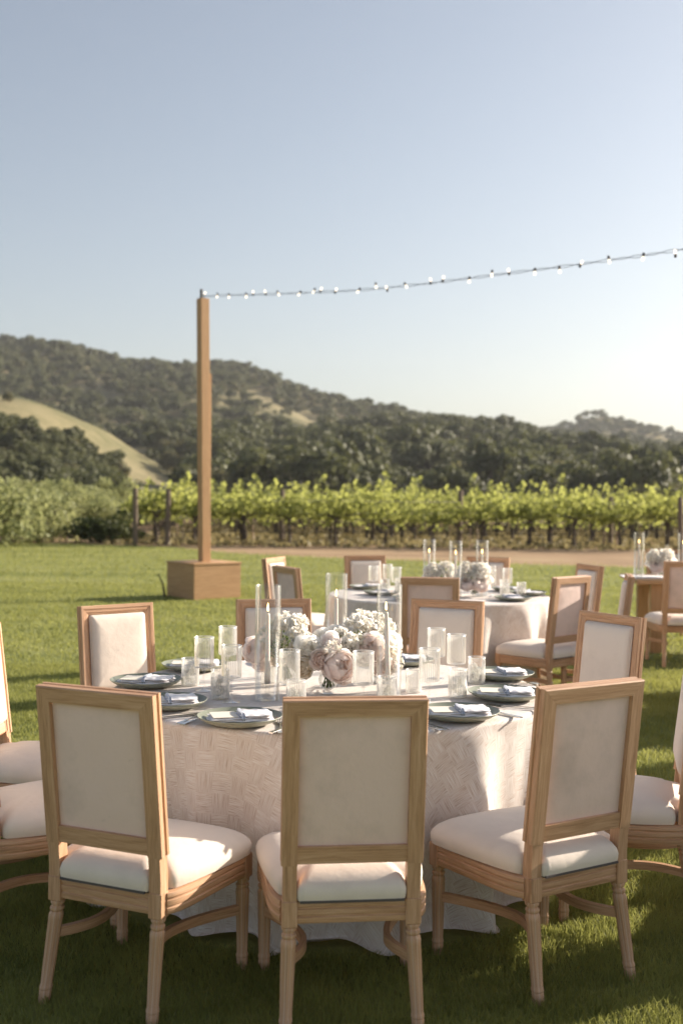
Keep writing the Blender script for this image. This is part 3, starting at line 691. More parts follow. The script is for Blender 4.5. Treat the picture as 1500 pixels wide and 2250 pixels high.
def make_chair(lod=0):
    t = empty('dining_chair')
    Lb = (ZT-ZB)/up_.z
    top = lambda x: Vector((x, Yb(ZT), ZT))
    for s in (-1, 1):
        m = MB(); mbar(m, top(s*WT), -up_, (-s, 0, 0), Lb, 1, 0)
        xo = s*(WT-.0275); hw, hd = .0205, .021
        path = [(xo, Yb(.515)+.023, .515), (xo, Yb(.47)+.022, .47), (xo, .022, .43), (xo, .022, .405), (xo, .022, .392)]
        m.sweep(path, [(-hd, -hw), (hd, -hw), (hd, hw), (-hd, hw)][::1], up=(1, 0, 0))
        m.box((xo, .022, .352), (.0235, .0235, .040), .003, along=2)
        m.build('back_post', OAK, t)
    m = MB(); mbar(m, top(-WT+.0004)+Vector((0, 0, 0)), Vector((1, 0, 0)), -up_, 2*WT-.0008, 1, 1); m.build('top_rail', OAK, t)
    m = MB(); wI = WT-PW+.0005
    lr = [(0, .004), (.052, .004), (.052, .034), (.045, .040), (.010, .040), (0, .034)]
    sv = PROF[:]; PROF[:] = lr
    mbar(m, Vector((-wI, Yb(ZB+.055), ZB+.055)), Vector((1, 0, 0)), -up_, 2*wI, 0, 0); PROF[:] = sv
    m.build('lower_rail', OAK, t)
    # upholstered back: panel behind, cushion in front, piping round it
    def plane(u, v_, t_): p = Vector((u, Yb(v_), v_))+fw_*t_; return tuple(p)
    x1, za, zb = WT-PW, ZB+.055, ZT-PW
    n = 10; m = MB(); V = []; F = []
    for j in range(n+1):
        for i in range(n+1):
            a, b = i/n*2-1, j/n*2-1; bl = (1-a**4)*(1-b**4)
            V.append(plane(a*(x1-.0005), za+(zb-za)*(j/n), .0165-.007*bl))
    F = [(j*(n+1)+i, j*(n+1)+i+1, (j+1)*(n+1)+i+1, (j+1)*(n+1)+i) for j in range(n) for i in range(n)]
    m.add(V, F); m.build('back_panel', FABRIC_BACK, t, 60)
    m = MB(); ol = []; hx, hy = x1-.003, (zb-za)/2-.003; r_ = .012
    for (sx, sy, a0) in ((1, 1, 0), (-1, 1, 90), (-1, -1, 180), (1, -1, 270)):
        for k in range(5): a = R(a0+k*22.5); ol.append((sx*(hx-r_)+r_*math.cos(a), sy*(hy-r_)+r_*math.sin(a)))
    # add side points so the bulge is smooth
    ol2 = []
    for i in range(len(ol)):
        p, q = ol[i], ol[(i+1) % len(ol)]; d = math.dist(p, q); k = max(1, int(d/.05))
        for j in range(k): ol2.append((p[0]+(q[0]-p[0])*j/k, p[1]+(q[1]-p[1])*j/k))
    mm = MB(); dome(ol2, .036, .036, 0, 0, mm, rings=(1, .998, .985, .96, .92, .85, .7, .45, .2, 0), zs=[0, .2, .42, .6, .74, .87, .96, 1, 1, 1])
    cz = (za+zb)/2
    vv = [plane(p[0], cz+p[1], p[2]) for p in mm.v]
    m.add(vv, mm.f); m.build('back_cushion', FABRIC, t, 60)
    if lod == 0:
        m = MB(); m.sweep([plane(p[0], cz+p[1], .0415) for p in ol2], [(.0022*math.cos(a), .0022*math.sin(a)) for a in np.linspace(0, 2*math.pi, 7)[:-1]], up=fw_, closed=True); m.build('piping', PIPING, t, 180)
    # seat
    half = [(0, -.008), (.10, -.008), (.162, -.006), (.162, .048), (.170, .052), (.212, .056), (.222, .085), (.236, .15), (.252, .26), (.266, .38), (.268, .445), (.256, .478), (.21, .492), (.12, .505), (0, .51)]
    ol = [p for p in half]+[(-x, y) for x, y in half[::-1] if x > 0]
    so_ = []
    for i in range(len(ol)):
        p, q = ol[i], ol[(i+1) % len(ol)]; k = max(1, int(math.dist(p, q)/.03))
        for j in range(k): so_.append((p[0]+(q[0]-p[0])*j/k, p[1]+(q[1]-p[1])*j/k))
    so2 = smooth_poly(so_, 1)
    m = MB(); dome(so2, .3925, .098, 0, .25, m, zs=[0, .14, .30, .46, .60, .76, .88, .96, 1.0, 1.01])
    m.build('seat_cushion', FABRIC, t, 70)
    m = MB(); m.box((0, .010, .392), (.156, .021, .0035), 0); m.build('seat_lining', LINING, t, 30)
    # moulded rails
    def rp(th):  # section: outward = +side
        return [(0, -.034), (th, -.034), (th+.003, -.028), (th+.003, -.016), (th-.001, -.013), (th-.001, -.009), (th+.003, -.006), (th+.003, .008), (th-.001, .011), (th-.001, .015), (th+.003, .018), (th+.001, .030), (0, .034)]
    zc = .357
    side = arc((.196, .040, zc), (.218, .062, zc), (.2235, .16, zc), 7)+arc((.2235, .16, zc), (.229, .28, zc), (.2405, .428, zc), 7)[1:]
    for s in (1, -1):
        m = MB(); pth = [(s*x, y, z) for x, y, z in side]
        pf = rp(.020)
        pf = [(-a, b) for a, b in pf][::-1] if s > 0 else pf
        m.sweep(pth, pf); m.build('seat_rail', OAK, t)
    m = MB(); m.sweep([(x, .468+.022*(1-(x/.215)**2), zc) for x in np.linspace(-.2165, .2165, 11)], rp(.018)); m.build('seat_rail', OAK, t)
    m = MB(); pf = rp(.014); m.sweep([(x, .022, zc-.0) for x in np.linspace(-.1625, .1625, 3)], [(-a, b) for a, b in pf][::-1]); m.build('seat_rail', OAK, t)
    # legs
    seg = 32 if lod == 0 else 12
    def leg(cx, cy, dx, dy, ztop):
        P_ = [(0, ztop), (.022, ztop), (.0235, ztop-.004), (.022, ztop-.010), (.0175, ztop-.013), (.0175, ztop-.018), (.022, ztop-.021), (.023, ztop-.026), (.021, ztop-.031), (.0185, ztop-.034), (.0225, ztop-.040), (.0235, ztop-.048), (.0233, ztop-.056, .0), (.023, ztop-.062, .0028), (.021, .15, .0028), (.0188, .062, .0026), (.0188, .056, 0), (.0205, .052), (.0205, .046), (.0185, .043), (.0195, .038), (.019, .014), (.0155, .001), (0, 0)]
        m = MB(); m.lathe([p for p in P_][::-1], seg, (cx, cy, 0), 8, lambda z: (dx*(ztop-z)/ztop, dy*(ztop-z)/ztop)); m.build('leg', OAK_LEG, t, 35)
    for s in (-1, 1):
        leg(s*.2403, .4527, 0, 0, .3125); leg(s*(WT-.0275), .022, s*.013, -.053, .3125)
        m = MB(); m.box((s*.2403, .4527, .3535), (.0245, .0245, .041), .003, along=2); m.build('leg_block', OAK, t)
        m = MB()
        pts = arc((s*.190, .014, .21), (s*.118, .11, .21), (s*.135, .20, .208), 8)+arc((s*.135, .20, .208), (s*.15, .30, .206), (s*.232, .435, .206), 8)[1:]
        m.sweep(pts, [(-.010, -.015), (.010, -.015), (.010, .015), (-.010, .015)]); m.build('stretcher', OAK, t)
    return t
chair0 = make_chair()
chair1 = make_chair(1)
TC = Vector((-.048, 4.88)); TR = .93
T2 = Vector((.83, 9.62))
cu = set()
def place_chair(x, y, th, label, group, src=chair0):
    o = src if not src.get('label') else copy_tree(src)
    o.location = (x, y, 0); o.rotation_euler = (0, 0, th); return tag(o, label, 'chair', group)
def face(x, y, c=TC, tw=0): return math.atan2(-(c.x-x), c.y-y)+tw
G1 = 'limed oak dining chairs round the front table'; G2 = 'limed oak dining chairs round the rear table'
place_chair(.043, 3.361, .11, 'cream backed oak dining chair nearest the camera, back turned, straight before the front table', G1)
place_chair(-.722, 3.474, -.414, 'oak dining chair with beige back turned, left of the central nearest chair', G1)
place_chair(.788, 3.666, .538, 'oak dining chair with pale back and sunlit seat, right of the central nearest chair', G1)
place_chair(1.345, 4.36, 1.33, 'oak dining chair cut off by the right edge of the photo, seat facing left', G1)
def back_chair(pxl, pyl, pxr, pyr, tw, label, c=TC, g_=G1, src=chair0, d=None):
    """chair from the two upper corners of its back as seen in the photograph"""
    a = Vector(at(pxl, pyl, 1.0)); b = Vector(at(pxr, pyr, 1.0)); mid_ = (a+b)/2
    if d: mid_ = mid_*(d/mid_.y)
    th = face(mid_.x, mid_.y, c, tw); fwd = Vector((-math.sin(th), math.cos(th)))
    base = mid_+fwd*.04
    return place_chair(base.x, base.y, th, label, g_, src)
back_chair(1285, 1343, 1407, 1358, .0, 'oak dining chair with pale cushion, right rear of the front table')
back_chair(902, 1313, 1065, 1317, .0, 'oak dining chair behind the front table, right of the flowers', d=6.5)
back_chair(515, 1312, 685, 1308, .0, 'oak dining chair behind the front table, seen through the left tall candle glass', d=6.45)
back_chair(170, 1334, 332, 1318, -.1, 'oak dining chair with brightly sunlit white back, left rear of the front table', d=6.05)
place_chair(-1.56, 4.95, -1.70, 'upper oak dining chair cut by the left edge, its white back sunlit', G1)
place_chair(-1.32, 4.07, -1.0, 'lower oak dining chair at the left edge, only its seat showing', G1)
back_chair(878, 1264, 1010, 1264, 0, 'oak dining chair with its taupe back turned, between the two round tables', T2, G2, chair1, 8.25)
back_chair(1203, 1266, 1308, 1266, .05, 'oak dining chair with grey back turned, right front of the rear table', T2, G2, chair1, 8.5)
place_chair(2.19, 8.75, 1.38, 'oak dining chair seen edge on, between the rear table and wooden table', G2, chair1)
back_chair(1262, 1241, 1331, 1247, 0, 'oak dining chair, right rear of the rear table, pale back', T2, G2, chair1, 10.0)
back_chair(1032, 1227, 1112, 1229, 0, 'oak dining chair mostly hidden behind the rear table flowers', T2, G2, chair1, 11.1)
back_chair(757, 1226, 845, 1226, 0, 'oak dining chair with sunlit cushioned back, left rear of the rear table', T2, G2, chair1, 11.2)
place_chair(-.42, 9.35, -1.05, 'oak dining chair turned side on with grey back, left front of the rear round table', G2, chair1)
place_chair(-.60, 10.65, -1.95, 'oak dining chair whose front frame glows cream, leftmost behind the rear table', G2, chair1)

# ------------------------------------------------------------------ round tables and cloths
def cloth(c, r, seed, rot=0.0, seg=360):
    q = random.Random(seed)
    n = 15; ph = [2*math.pi*(i+q.uniform(-.28, .28))/n for i in range(n)]; am = [q.uniform(.55, 1.25) for _ in range(n)]; wd_ = [q.uniform(.055, .11) for _ in range(n)]
    def fold(a, w_=1.0):
        s = 0
        for p, A, W in zip(ph, am, wd_):
            d = (a-p+math.pi) % (2*math.pi)-math.pi
            s += A*math.exp(-(d/(W*w_))**2)
        return s
    rings = []  # (radius, z, fold amount, cloth length)
    for k in range(26): rr = r*.985*k/25; rings.append((rr, .762, 0, rr))
    L = r*.985
    for k in range(1, 7):
        a = k/6*math.pi/2; rr = r*.985+.016*math.sin(a); rings.append((rr, .762-.016*(1-math.cos(a)), .0, L+.016*a))
    L = rings[-1][3]
    for k in range(1, 41):
        t = k/40; z = .746-t*.725
        rings.append((r+.001+.012*t**1.3, z, t**.7, L+t*.742))
    rings.append((rings[-1][0]+.014, .016, 1.03, rings[-1][3]+.02))
    V = []; uv = []
    for (rr, z, fa, Ls) in rings:
        for j in range(seg+1):
            a = 2*math.pi*j/seg; ww = 1.25-.35*fa
            R_ = rr+fa*(.15*fold(a, ww)-.07)+fa*.008*math.sin(31*a+z*4)
            aa = a+fa*.02*math.sin(5*a+z*3)
            zz = z
            if fa == 0: zz += .0012*math.sin(9*rr*math.cos(a)+2)*math.sin(7*rr*math.sin(a)); 
            if fa > 1.0: zz = .016+.010*abs(math.sin(9*a))
            elif fa > .9: zz = z+.01*math.sin(7*a+seed)
            V.append((R_*math.cos(aa), R_*math.sin(aa), zz)); uv.append((Ls*math.cos(a+.5)+3, Ls*math.sin(a+.5)+3))
    F = [(i*(seg+1)+j, i*(seg+1)+j+1, (i+1)*(seg+1)+j+1, (i+1)*(seg+1)+j) for i in range(len(rings)-1) for j in range(seg)]
    F = [q_[::-1] for q_ in F]
    m = MB(); m.add(V, F, uv); o = m.build('tablecloth', LINEN, None, 180); o.location = (c.x, c.y, 0); o.rotation_euler = (0, 0, rot); return o
tag(cloth(TC, TR, 4), 'checkered woven linen tablecloth draped to the grass over the front round table', 'tablecloth')
tag(cloth(T2, TR, 9, .4, 240), 'woven linen tablecloth draped over the rear round table', 'tablecloth')
def round_table(c, label):
    t = empty('round_table', (c.x, c.y, 0), 0, label, 'table')
    m = MB(); m.lathe([(0, .72), (TR*.97, .72), (TR*.97, .755), (0, .755)], 48); m.build('tabletop', PINE, t)
    for a in range(4):
        m = MB(); x, y = .5*math.cos(a*math.pi/2+.8), .5*math.sin(a*math.pi/2+.8); m.tube([(x, y, 0), (x, y, .72)], .018, 8); m.build('leg', STEEL, t)
    return t
round_table(TC, 'round folding table hidden under the checkered cloth in front'); round_table(T2, 'round folding table hidden under the cloth of the rear setting')

# two table settings added out of view at right to shade the grass
for c, angs, w_ in ((Vector((3.6, 4.6)), (24, 52, 80, 108, 136, -4), 'nearer'), (Vector((4.5, 8.5)), (10, 40, 70, 100, 130, 160), 'farther')):
    cl = bpy.data.objects['tablecloth.001'].copy(); S.collection.objects.link(cl); cl.location = (c.x, c.y, 0)
    tag(cl, f'added shade-casting linen cloth over the {w_} round table beyond the right edge of the photo', 'tablecloth')
    tb = copy_tree(bpy.data.objects['round_table']); tb.location = (c.x, c.y, 0); tag(tb, f'{w_} of two added shade-casting round tables beyond the right edge of the photo', 'table')
    for i, a in enumerate(angs):
        x, y = c.x-1.5*math.sin(R(a)), c.y-1.5*math.cos(R(a))
        place_chair(x, y, face(x, y, c), f'{ORD[i]} added oak dining chair round the {w_} table beyond the right edge', 'added shade-casting chairs beyond the right edge of the photo', chair1)
# ------------------------------------------------------------------ tableware
ZT_ = .763
def make_plate():
    t = empty('dinner_plate')
    m = MB(); m.lathe([(0, .006), (.06, .006), (.10, .011), (.135, .022), (.150, .031), (.1545, .034)], 64); m.build('plate_well', CERAMIC, t, 180)
    m = MB(); m.lathe([(.1545, .034), (.156, .033), (.152, .028), (.13, .014), (.10, .004), (.07, 0), (0, 0)], 64); m.build('plate_underside', CERAMIC_UNDER, t, 180)
    return t
def slab(mb, w, d, z0, h, c=(0, 0), rot=0, nz=.0015, n=14, seed=0, droop=0):
    """soft folded cloth layer with rounded edges"""
    q = np.random.default_rng(seed); top = []; ph = q.uniform(0, 6, 4)
    def P(i, j, s):
        a, b = i/n*2-1, j/n*2-1
        e = (1-a**8)*(1-b**8); x, y = a*w/2, b*d/2
        z = z0+h/2+s*h/2*max(0, e)**.35
        if s > 0: z += nz*(math.sin(9*a+ph[0]+2*b)+math.sin(7*b+ph[1]-3*a))
        z -= droop*(a*a)
        y += .003*math.sin(3*a+ph[2]); x += .003*math.sin(3*b+ph[3])
        X = x*math.cos(rot)-y*math.sin(rot)+c[0]; Y = x*math.sin(rot)+y*math.cos(rot)+c[1]
        return (X, Y, z)
    V = [P(i, j, 1) for j in range(n+1) for i in range(n+1)]+[P(i, j, -1) for j in range(n+1) for i in range(n+1)]
    N = (n+1)**2
    F = [(j*(n+1)+i, j*(n+1)+i+1, (j+1)*(n+1)+i+1, (j+1)*(n+1)+i) for j in range(n) for i in range(n)]
    mb.add(V, F+[tuple(N+k for k in f[::-1]) for f in F])
def make_napkin(seed):
    t = empty('napkin')
    m = MB(); slab(m, .232, .128, .008, .010, seed=seed); slab(m, .226, .122, .0175, .009, c=(.002, .001), rot=.02, seed=seed+1)
    slab(m, .118, .124, .0265, .010, c=(.055, .0), rot=-.03, seed=seed+2, nz=.0012); m.build('folded_linen', NAPKIN, t, 75)
    m = MB(); slab(m, .016, .136, .005, .037, c=(.002, 0), seed=seed+5, nz=.0003, n=8); m.build('band', BAND, t, 60)
    return t
def make_card():
    m = MB(); m.box((-.058, .0, .0290), (.046, .056, .0006), 0); return m.build('menu_card', PAPER, None, 0)
def fork_mesh():
    m = MB(); pth = [(0, y, z) for y, z in ((-.105, .002), (-.09, .004), (-.03, .005), (.03, .006), (.05, .005))]
    ws = [.010, .009, .004, .003, .0035]
    V = []
    for (x, y, z), w_ in zip(pth, ws): V += [(-w_, y, z+.0012), (w_, y, z+.0012), (w_, y, z-.0005), (-w_, y, z-.0005)]
    F = [(i*4+j, i*4+(j+1) % 4, i*4+4+(j+1) % 4, i*4+4+j) for i in range(4) for j in range(4)]+[(3, 2, 1, 0), (16, 17, 18, 19)]
    m.add(V, F); m.box((0, .060, .0045), (.011, .012, .0009), 0)
    for k in (-1.5, -.5, .5, 1.5): m.box((k*.0062, .092, .006), (.0017, .022, .0009), 0)
    return m.build('fork', STEEL, None, 50)
def knife_mesh():
    m = MB(); V = []; sec = [(-.115, .008, .004), (-.10, .009, .005), (-.04, .0065, .0045), (-.012, .006, .004), (.0, .009, .0018), (.06, .0105, .0015), (.10, .007, .001), (.118, .001, .0006)]
    for y, w_, h in sec: V += [(-w_, y, .003-h/2+.002), (w_, y, .003-h/2+.002), (w_, y, .003+h/2+.002), (-w_, y, .003+h/2+.002)]
    F = [(i*4+j, i*4+(j+1) % 4, i*4+4+(j+1) % 4, i*4+4+j) for i in range(len(sec)-1) for j in range(4)]+[(3, 2, 1, 0), tuple(len(sec)*4-4+k for k in range(4))]
    m.add(V, F); return m.build('knife', STEEL, None, 50)
plate0, nap0, card0, fork0, knife0 = make_plate(), make_napkin(3), make_card(), fork_mesh(), knife_mesh()
def first(o): return o if not o.get('label') else copy_tree(o)
def put(o, x, y, rz, label, cat, group=None, z=ZT_):
    o = first(o); o.location = (x, y, z); o.rotation_euler = (0, 0, rz); return tag(o, label, cat, group)
SEATS = [  # plate x, y, turn of the napkin, who sits there, cutlery?
 (at(527, 1574, .79), 0.25, 'front left of the table', True),
 (at(368, 1539, .79), .25, 'front left, second from the nearest chair', True),
 (at(322, 1494, .79), -.12, 'at the far left edge of the front table', True),
 (at(428, 1459, .79), .1, 'at the left rear of the front table', False),
 (at(1006, 1563, .79), .12, 'front right of the table', True),
 (at(1110, 1521, .79), -.05, 'at the right edge of the front table', True),
 (at(1098, 1478, .79), .15, 'at the right rear of the front table', True),
 (at(884, 1448, .79), .0, 'behind the flowers, right', False),
 ((-.235, 5.62), .1, 'behind the flowers, left', False),
 ((.0, 4.13), -.2, 'hidden behind the central nearest chair', True)]
for i, ((x, y), tw, who, cut) in enumerate(SEATS):
    put(plate0, x, y, random.uniform(0, 6), 'sage green stoneware plate '+who, 'plate', 'sage plates on the front table')
    put(nap0, x, y, tw, 'folded white napkin on the plate '+who, 'napkin', 'napkins on the front table', ZT_+.0065)
    put(card0, x, y, tw, 'cream menu card on the plate '+who, 'card', 'menu cards on the front table', ZT_+.0065)
    if cut:
        d = Vector((TC.x-x, TC.y-y)).normalized(); rx = Vector((d.y, -d.x)); rz = math.atan2(-d.x, d.y)
        for k, (q, off, bk) in enumerate(((fork0, -.185, -.055), (fork0, -.215, -.06), (knife0, .195, -.05))):
            p = Vector((x, y))+rx*off+d*bk
            if (p-TC).length > TR-.07: p = TC+(p-TC).normalized()*(TR-.08)
            put(q, p.x, p.y, rz+random.uniform(-.06, .06), ['inner fork left of the plate ', 'outer fork left of the plate ', 'steel knife right of the plate '][k]+who, ['fork', 'fork', 'knife'][k], ['forks', 'forks', 'knives'][k]+' on the front table')
def ribwall(m, r, z0, z1, n=32, th=.0022, seg=128, d=.0022):
    m.lathe([(r-th, z0+.006), (r-th, z1), (r-th*.5, z1+.001), (r, z1), (r, z1-.012, 0), (r, z1-.016, d), (r, z0+.010, d), (r*.985, z0+.003, 0), (r*.9, z0), (0, z0)], seg, rib=n)
def make_stem():
    t = empty('wine_glass'); m = MB(); r = .0415; ribwall(m, r, .100, .228); m.build('bowl', RIBBED, t, 60)
    m = MB(); m.lathe([(r+.0004+.0013*math.cos(a), .2285+.0013*math.sin(a)) for a in np.linspace(0, 2*math.pi, 8)], 48); m.build('rim', RIM_GLINT, t, 180)
    m = MB(); m.lathe([(.030, .100), (.012, .094), (.0045, .084), (.0035, .05), (.004, .012), (.012, .006), (.034, .0025), (.0375, .0008), (0, 0)], 32); m.build('stem', GLASS, t, 180)
    return t
def make_tumbler(r=.0385, h=.118, ribs=32, wall=RIBBED, name='water_tumbler', ice=True):
    t = empty(name); m = MB(); ribwall(m, r, .001, h, ribs, seg=ribs*4); m.build('wall', wall, t, 60)
    m = MB(); m.lathe([(r+.0004+.0013*math.cos(a), h+.0005+.0013*math.sin(a)) for a in np.linspace(0, 2*math.pi, 8)], 48); m.build('rim', RIM_GLINT, t, 180)
    if ice:
        m = MB(); m.lathe([(0, .008), (r-.004, .008), (r-.004, h*.62), (0, h*.62)], 28); m.build('water', WATER, t, 60)
        q = random.Random(int(r*1e5)); m = MB()
        for k in range(7):
            M = Matrix.Rotation(q.uniform(0, 3), 3, 'X') @ Matrix.Rotation(q.uniform(0, 3), 3, 'Z')
            m.box((q.uniform(-.014, .014), q.uniform(-.014, .014), .022+k*.010), (.011, .010, .009), .003, M)
        m.build('ice', ICE, t, 30)
    return t
stem0 = make_stem(); tum0 = make_tumbler(); vot0 = make_tumbler(.033, .085, 24, FROST, 'votive_glass', False)
cut0 = make_tumbler(.034, .098, 20, FROST, 'cut_glass_tumbler', False)
m = MB()
GS = [((448, 1518), 'tall ribbed wine glass standing second from the left in the left cluster'), ((508, 1543), 'tall ribbed wine glass nearest of the left cluster, beside the left candle glass'), ((500, 1486), 'tall ribbed wine glass farthest back of the left cluster'),
      ((635, 1556), 'ribbed wine glass right beside the left candle, before the flowers'), ((797, 1560), 'ribbed wine glass before the pink peonies, left of the right candle'), ((942, 1551), 'ribbed wine glass nearest in the right cluster'),
      ((957, 1490), 'ribbed wine glass farthest back in the right cluster'), ((1001, 1508), 'ribbed wine glass in the right cluster, before the back chair frame')]
for (p, lb) in GS: x, y = at(*p, ZT_); put(stem0, x, y, random.uniform(0, 6), lb, 'wine glass', 'ribbed wine glasses on the front table')
TS = [((418, 1506), 'ribbed tumbler of iced water, leftmost glass on the front table'), ((484, 1535), 'ribbed tumbler of iced water in front of the left wine glasses'), ((650, 1562), 'ribbed tumbler rising just above the central chair, left of the flowers'), ((850, 1552), 'milky ribbed tumbler at the foot of the right candle glass'), ((1004, 1532), 'ribbed tumbler of iced water in the right cluster, before the right plates'), ((1046, 1502), 'ribbed tumbler of iced water, rightmost glass on the front table')]
for (p, lb) in TS: x, y = at(*p, ZT_); put(tum0, x, y, random.uniform(0, 6), lb, 'tumbler', 'ribbed tumblers on the front table')
x, y = at(908, 1521, ZT_); put(cut0, x, y, 0, 'cut glass tumbler with diamond pattern left of the nearest right wine glass', 'tumbler')
for p, lb in (((590, 1500), 'frosted votive glass under the flowers, behind the left candle'), ((836, 1500), 'frosted votive glass behind the right candle, under the peonies')):
    x, y = at(*p, ZT_); put(vot0, x, y, 0, lb, 'votive', 'frosted votive glasses on the front table')
# cylinder candle shades with taper candles on glass holders
def make_hurricane():
    t = empty('glass_cylinder'); m = MB(); m.lathe([(.0525, 0), (.0525, .4665), (.051, .468), (.0495, .4665), (.0495, 0), (.0525, 0)], 64); m.build('cylinder_wall', HGLASS, t, 180)
    return t
HGLASS = mat_glass('thick_clear_glass', .0, (.985, .987, .98), .4, 1.0, .7, .30)
def make_candle():
    t = empty('taper_candle')
    m = MB(); m.lathe([(0, .066), (.0118, .066), (.011, .12), (.0085, .345), (.0065, .352), (0, .351)], 20); m.build('wax', CANDLE, t, 180)
    m = MB(); m.tube([(0, 0, .35), (.001, 0, .362)], .0009, 5); m.build('wick', BLACK, t)
    m = MB(); m.lathe([(0, .359), (.003, .362), (.0048, .369), (.004, .378), (.0018, .390), (0, .396)], 10); m.build('flame', FLAME, t, 180)
    return t
def make_holder():
    m = MB(); m.lathe([(0, 0), (.036, 0), (.0365, .003), (.028, .009), (.014, .018), (.007, .026), (.011, .033), (.007, .040), (.012, .048), (.0155, .055), (.015, .075), (.0125, .075), (.0125, .064), (0, .064)], 28)
    return m.build('candle_holder', GLASS, None, 180)
hur0, can0, hol0 = make_hurricane(), make_candle(), make_holder()
HS = [((587, 1537), 0, 'left', 0), ((737, 1478), 0, 'middle rear', 0), ((853, 1530), -.035, 'right', 1)]
for (p, tilt, who, _) in HS:
    x, y = at(*p, ZT_)
    put(hur0, x, y, 0, f'tall clear glass cylinder round the {who} candle of the front table', 'glass cylinder', 'glass candle cylinders on the front table')
    put(hol0, x, y, 0, f'small turned glass holder under the {who} candle of the front table', 'candle holder', 'glass candle holders on the front table')
    c = put(can0, x, y, 0, f'lit ivory taper candle in the {who} glass cylinder of the front table', 'candle', 'taper candles on the front table'); c.rotation_euler = (0, tilt, 0)
# ------------------------------------------------------------------ flowers
def petal(mb, base, out, up, w, h, curl, cup=.35, n=4, rnd=.5, acc=None, ruffle=0, q=random):
    """a cupped petal rising from base, leaning towards out"""
    out = Vector(out); up = Vector(up); sd_ = up.cross(out).normalized()
    V = []; ph = q.uniform(0, 6)
    for j in range(n+1):
        t = j/n; wid = w*math.sin(math.pi*min(.92, .18+.72*t))**.8
        c = Vector(base)+up*(h*math.sin(min(1.57, t*1.5)))+out*(h*curl*t*t)
        for i in range(-2, 3):
            s = i/2
            V.append(c+sd_*wid*s*.5-out*(abs(s)**2*w*cup*.5)+out*ruffle*math.sin(ph+s*5+t*4)*t)
    k = len(mb.v)
    F = [(j*5+i, j*5+i+1, (j+1)*5+i+1, (j+1)*5+i) for j in range(n) for i in range(4)]
    mb.add(V, F); acc += [rnd]*len(V)
def flower_obj(name, mb, acc, mat, parent=None, smooth=180):
    o = mb.build(name, mat, parent, smooth)
    a = o.data.attributes.new('rnd', 'FLOAT', 'POINT'); a.data.foreach_set('value', np.array(acc, np.float32)); return o
def shell(mb, acc, a0, W, R0, f0, z0, rnd, flare=.05, ruf=0.0, nu=6, nv=6, q=random, base=math.pi*.9, tip=.45):
    """one cupped petal: a patch of a sphere of radius R0 from its base up to a rounded rim at polar angle f0"""
    V = []; p1, p2 = q.uniform(0, 6), q.uniform(0, 6)
    for j in range(nv+1):
        v = j/nv
        for i in range(nu+1):
            u = i/nu*2-1; ft = f0+tip*u*u*u*u+tip*.35*u*u
            f = base-v*(base-ft); a = a0+u*W*(.45+.55*math.sin(math.pi*min(1, .25+v*.6)))
            r = R0*(1+flare*v**4-.05*abs(u)**3)+ruf*R0*v*v*(math.sin(p1+u*6)+.6*math.sin(p2+u*11+v*3))
            V.append((r*math.sin(f)*math.cos(a), r*math.sin(f)*math.sin(a), r*math.cos(f)+z0))
    F = [(j*(nu+1)+i, j*(nu+1)+i+1, (j+1)*(nu+1)+i+1, (j+1)*(nu+1)+i) for j in range(nv) for i in range(nu)]
    mb.add(V, F); acc += [rnd]*len(V)
def make_rose(rad, mat, name, seed, layers=7, ruffle=.0, openness=.6):
    q = random.Random(seed); m = MB(); acc = []
    for L in range(layers):
        t = L/(layers-1); R0 = rad*(.16+.84*t); f0 = .62+.25*t+openness*t*t*.6; zr = rad*(.62-.30*t*t)
        k = 3 if t < .5 else 4
        for i in range(k):
            a = 2*math.pi*i/k+L*1.1+q.uniform(-.2, .2)
            shell(m, acc, a, 1.15, R0*q.uniform(.96, 1.04), f0, zr-R0*math.cos(f0), q.uniform(0, 1)*.5+.5*(1-t), .05+.22*openness*t, .012+ruffle, q=q)
    return flower_obj(name, m, acc, mat)
def make_peony(rad, mat, name, seed):
    q = random.Random(seed); m = MB(); acc = []
    for R0, f0, k, W in ((.34, .5, 4, .9), (.50, .5, 5, .8), (.64, .45, 5, .85), (.78, .50, 5, .85), (.90, .62, 5, .9), (1.0, .95, 5, .95), (1.08, 1.35, 5, .9)):
        for i in range(k):
            a = 2*math.pi*i/k+R0*7+q.uniform(-.3, .3)
            shell(m, acc, a, W, rad*R0*q.uniform(.96, 1.05), f0+q.uniform(-.12, .12), rad*(.10-.1*R0)+q.uniform(-.03, .03)*rad, q.uniform(0, 1), .03+.08*(R0 > .95), .022+.02*(R0 < .7), 8, 7, q)
    m.lathe([(0, -rad*.42), (rad*.22, -rad*.3), (rad*.3, 0), (rad*.24, rad*.26), (0, rad*.42)], 14); acc += [.8]*(len(m.v)-len(acc))  # core in petal colour, added to keep gaps between petals from going dark
    return flower_obj(name, m, acc, mat)
def make_cluster(rad, mat, name, seed, n=60, fl=.013, flat=.85):
    q = random.Random(seed); m = MB(); acc = []
    for i in range(n):
        z = 1-1.45*(i+.5)/n; a = i*2.39996+q.uniform(-.2, .2); s = math.sqrt(max(0, 1-z*z))
        d = Vector((s*math.cos(a), s*math.sin(a), z)).normalized(); c = d*rad*q.uniform(.66, 1.16); c.z *= flat; d = (d+Vector((q.gauss(0, .35), q.gauss(0, .35), q.gauss(0, .35)))).normalized()
        u = d.orthogonal().normalized(); w_ = d.cross(u); r0 = q.uniform(0, 1.5); rn = q.random()
        for k in range(5):
            b = r0+k*2*math.pi/5; o = u*math.cos(b)+w_*math.sin(b)
            petal(m, c, o, d, fl*1.2, fl*.9, q.uniform(.6, 1.3), .3, 2, rn, acc, fl*.15, q)
    return flower_obj(name, m, acc, mat)
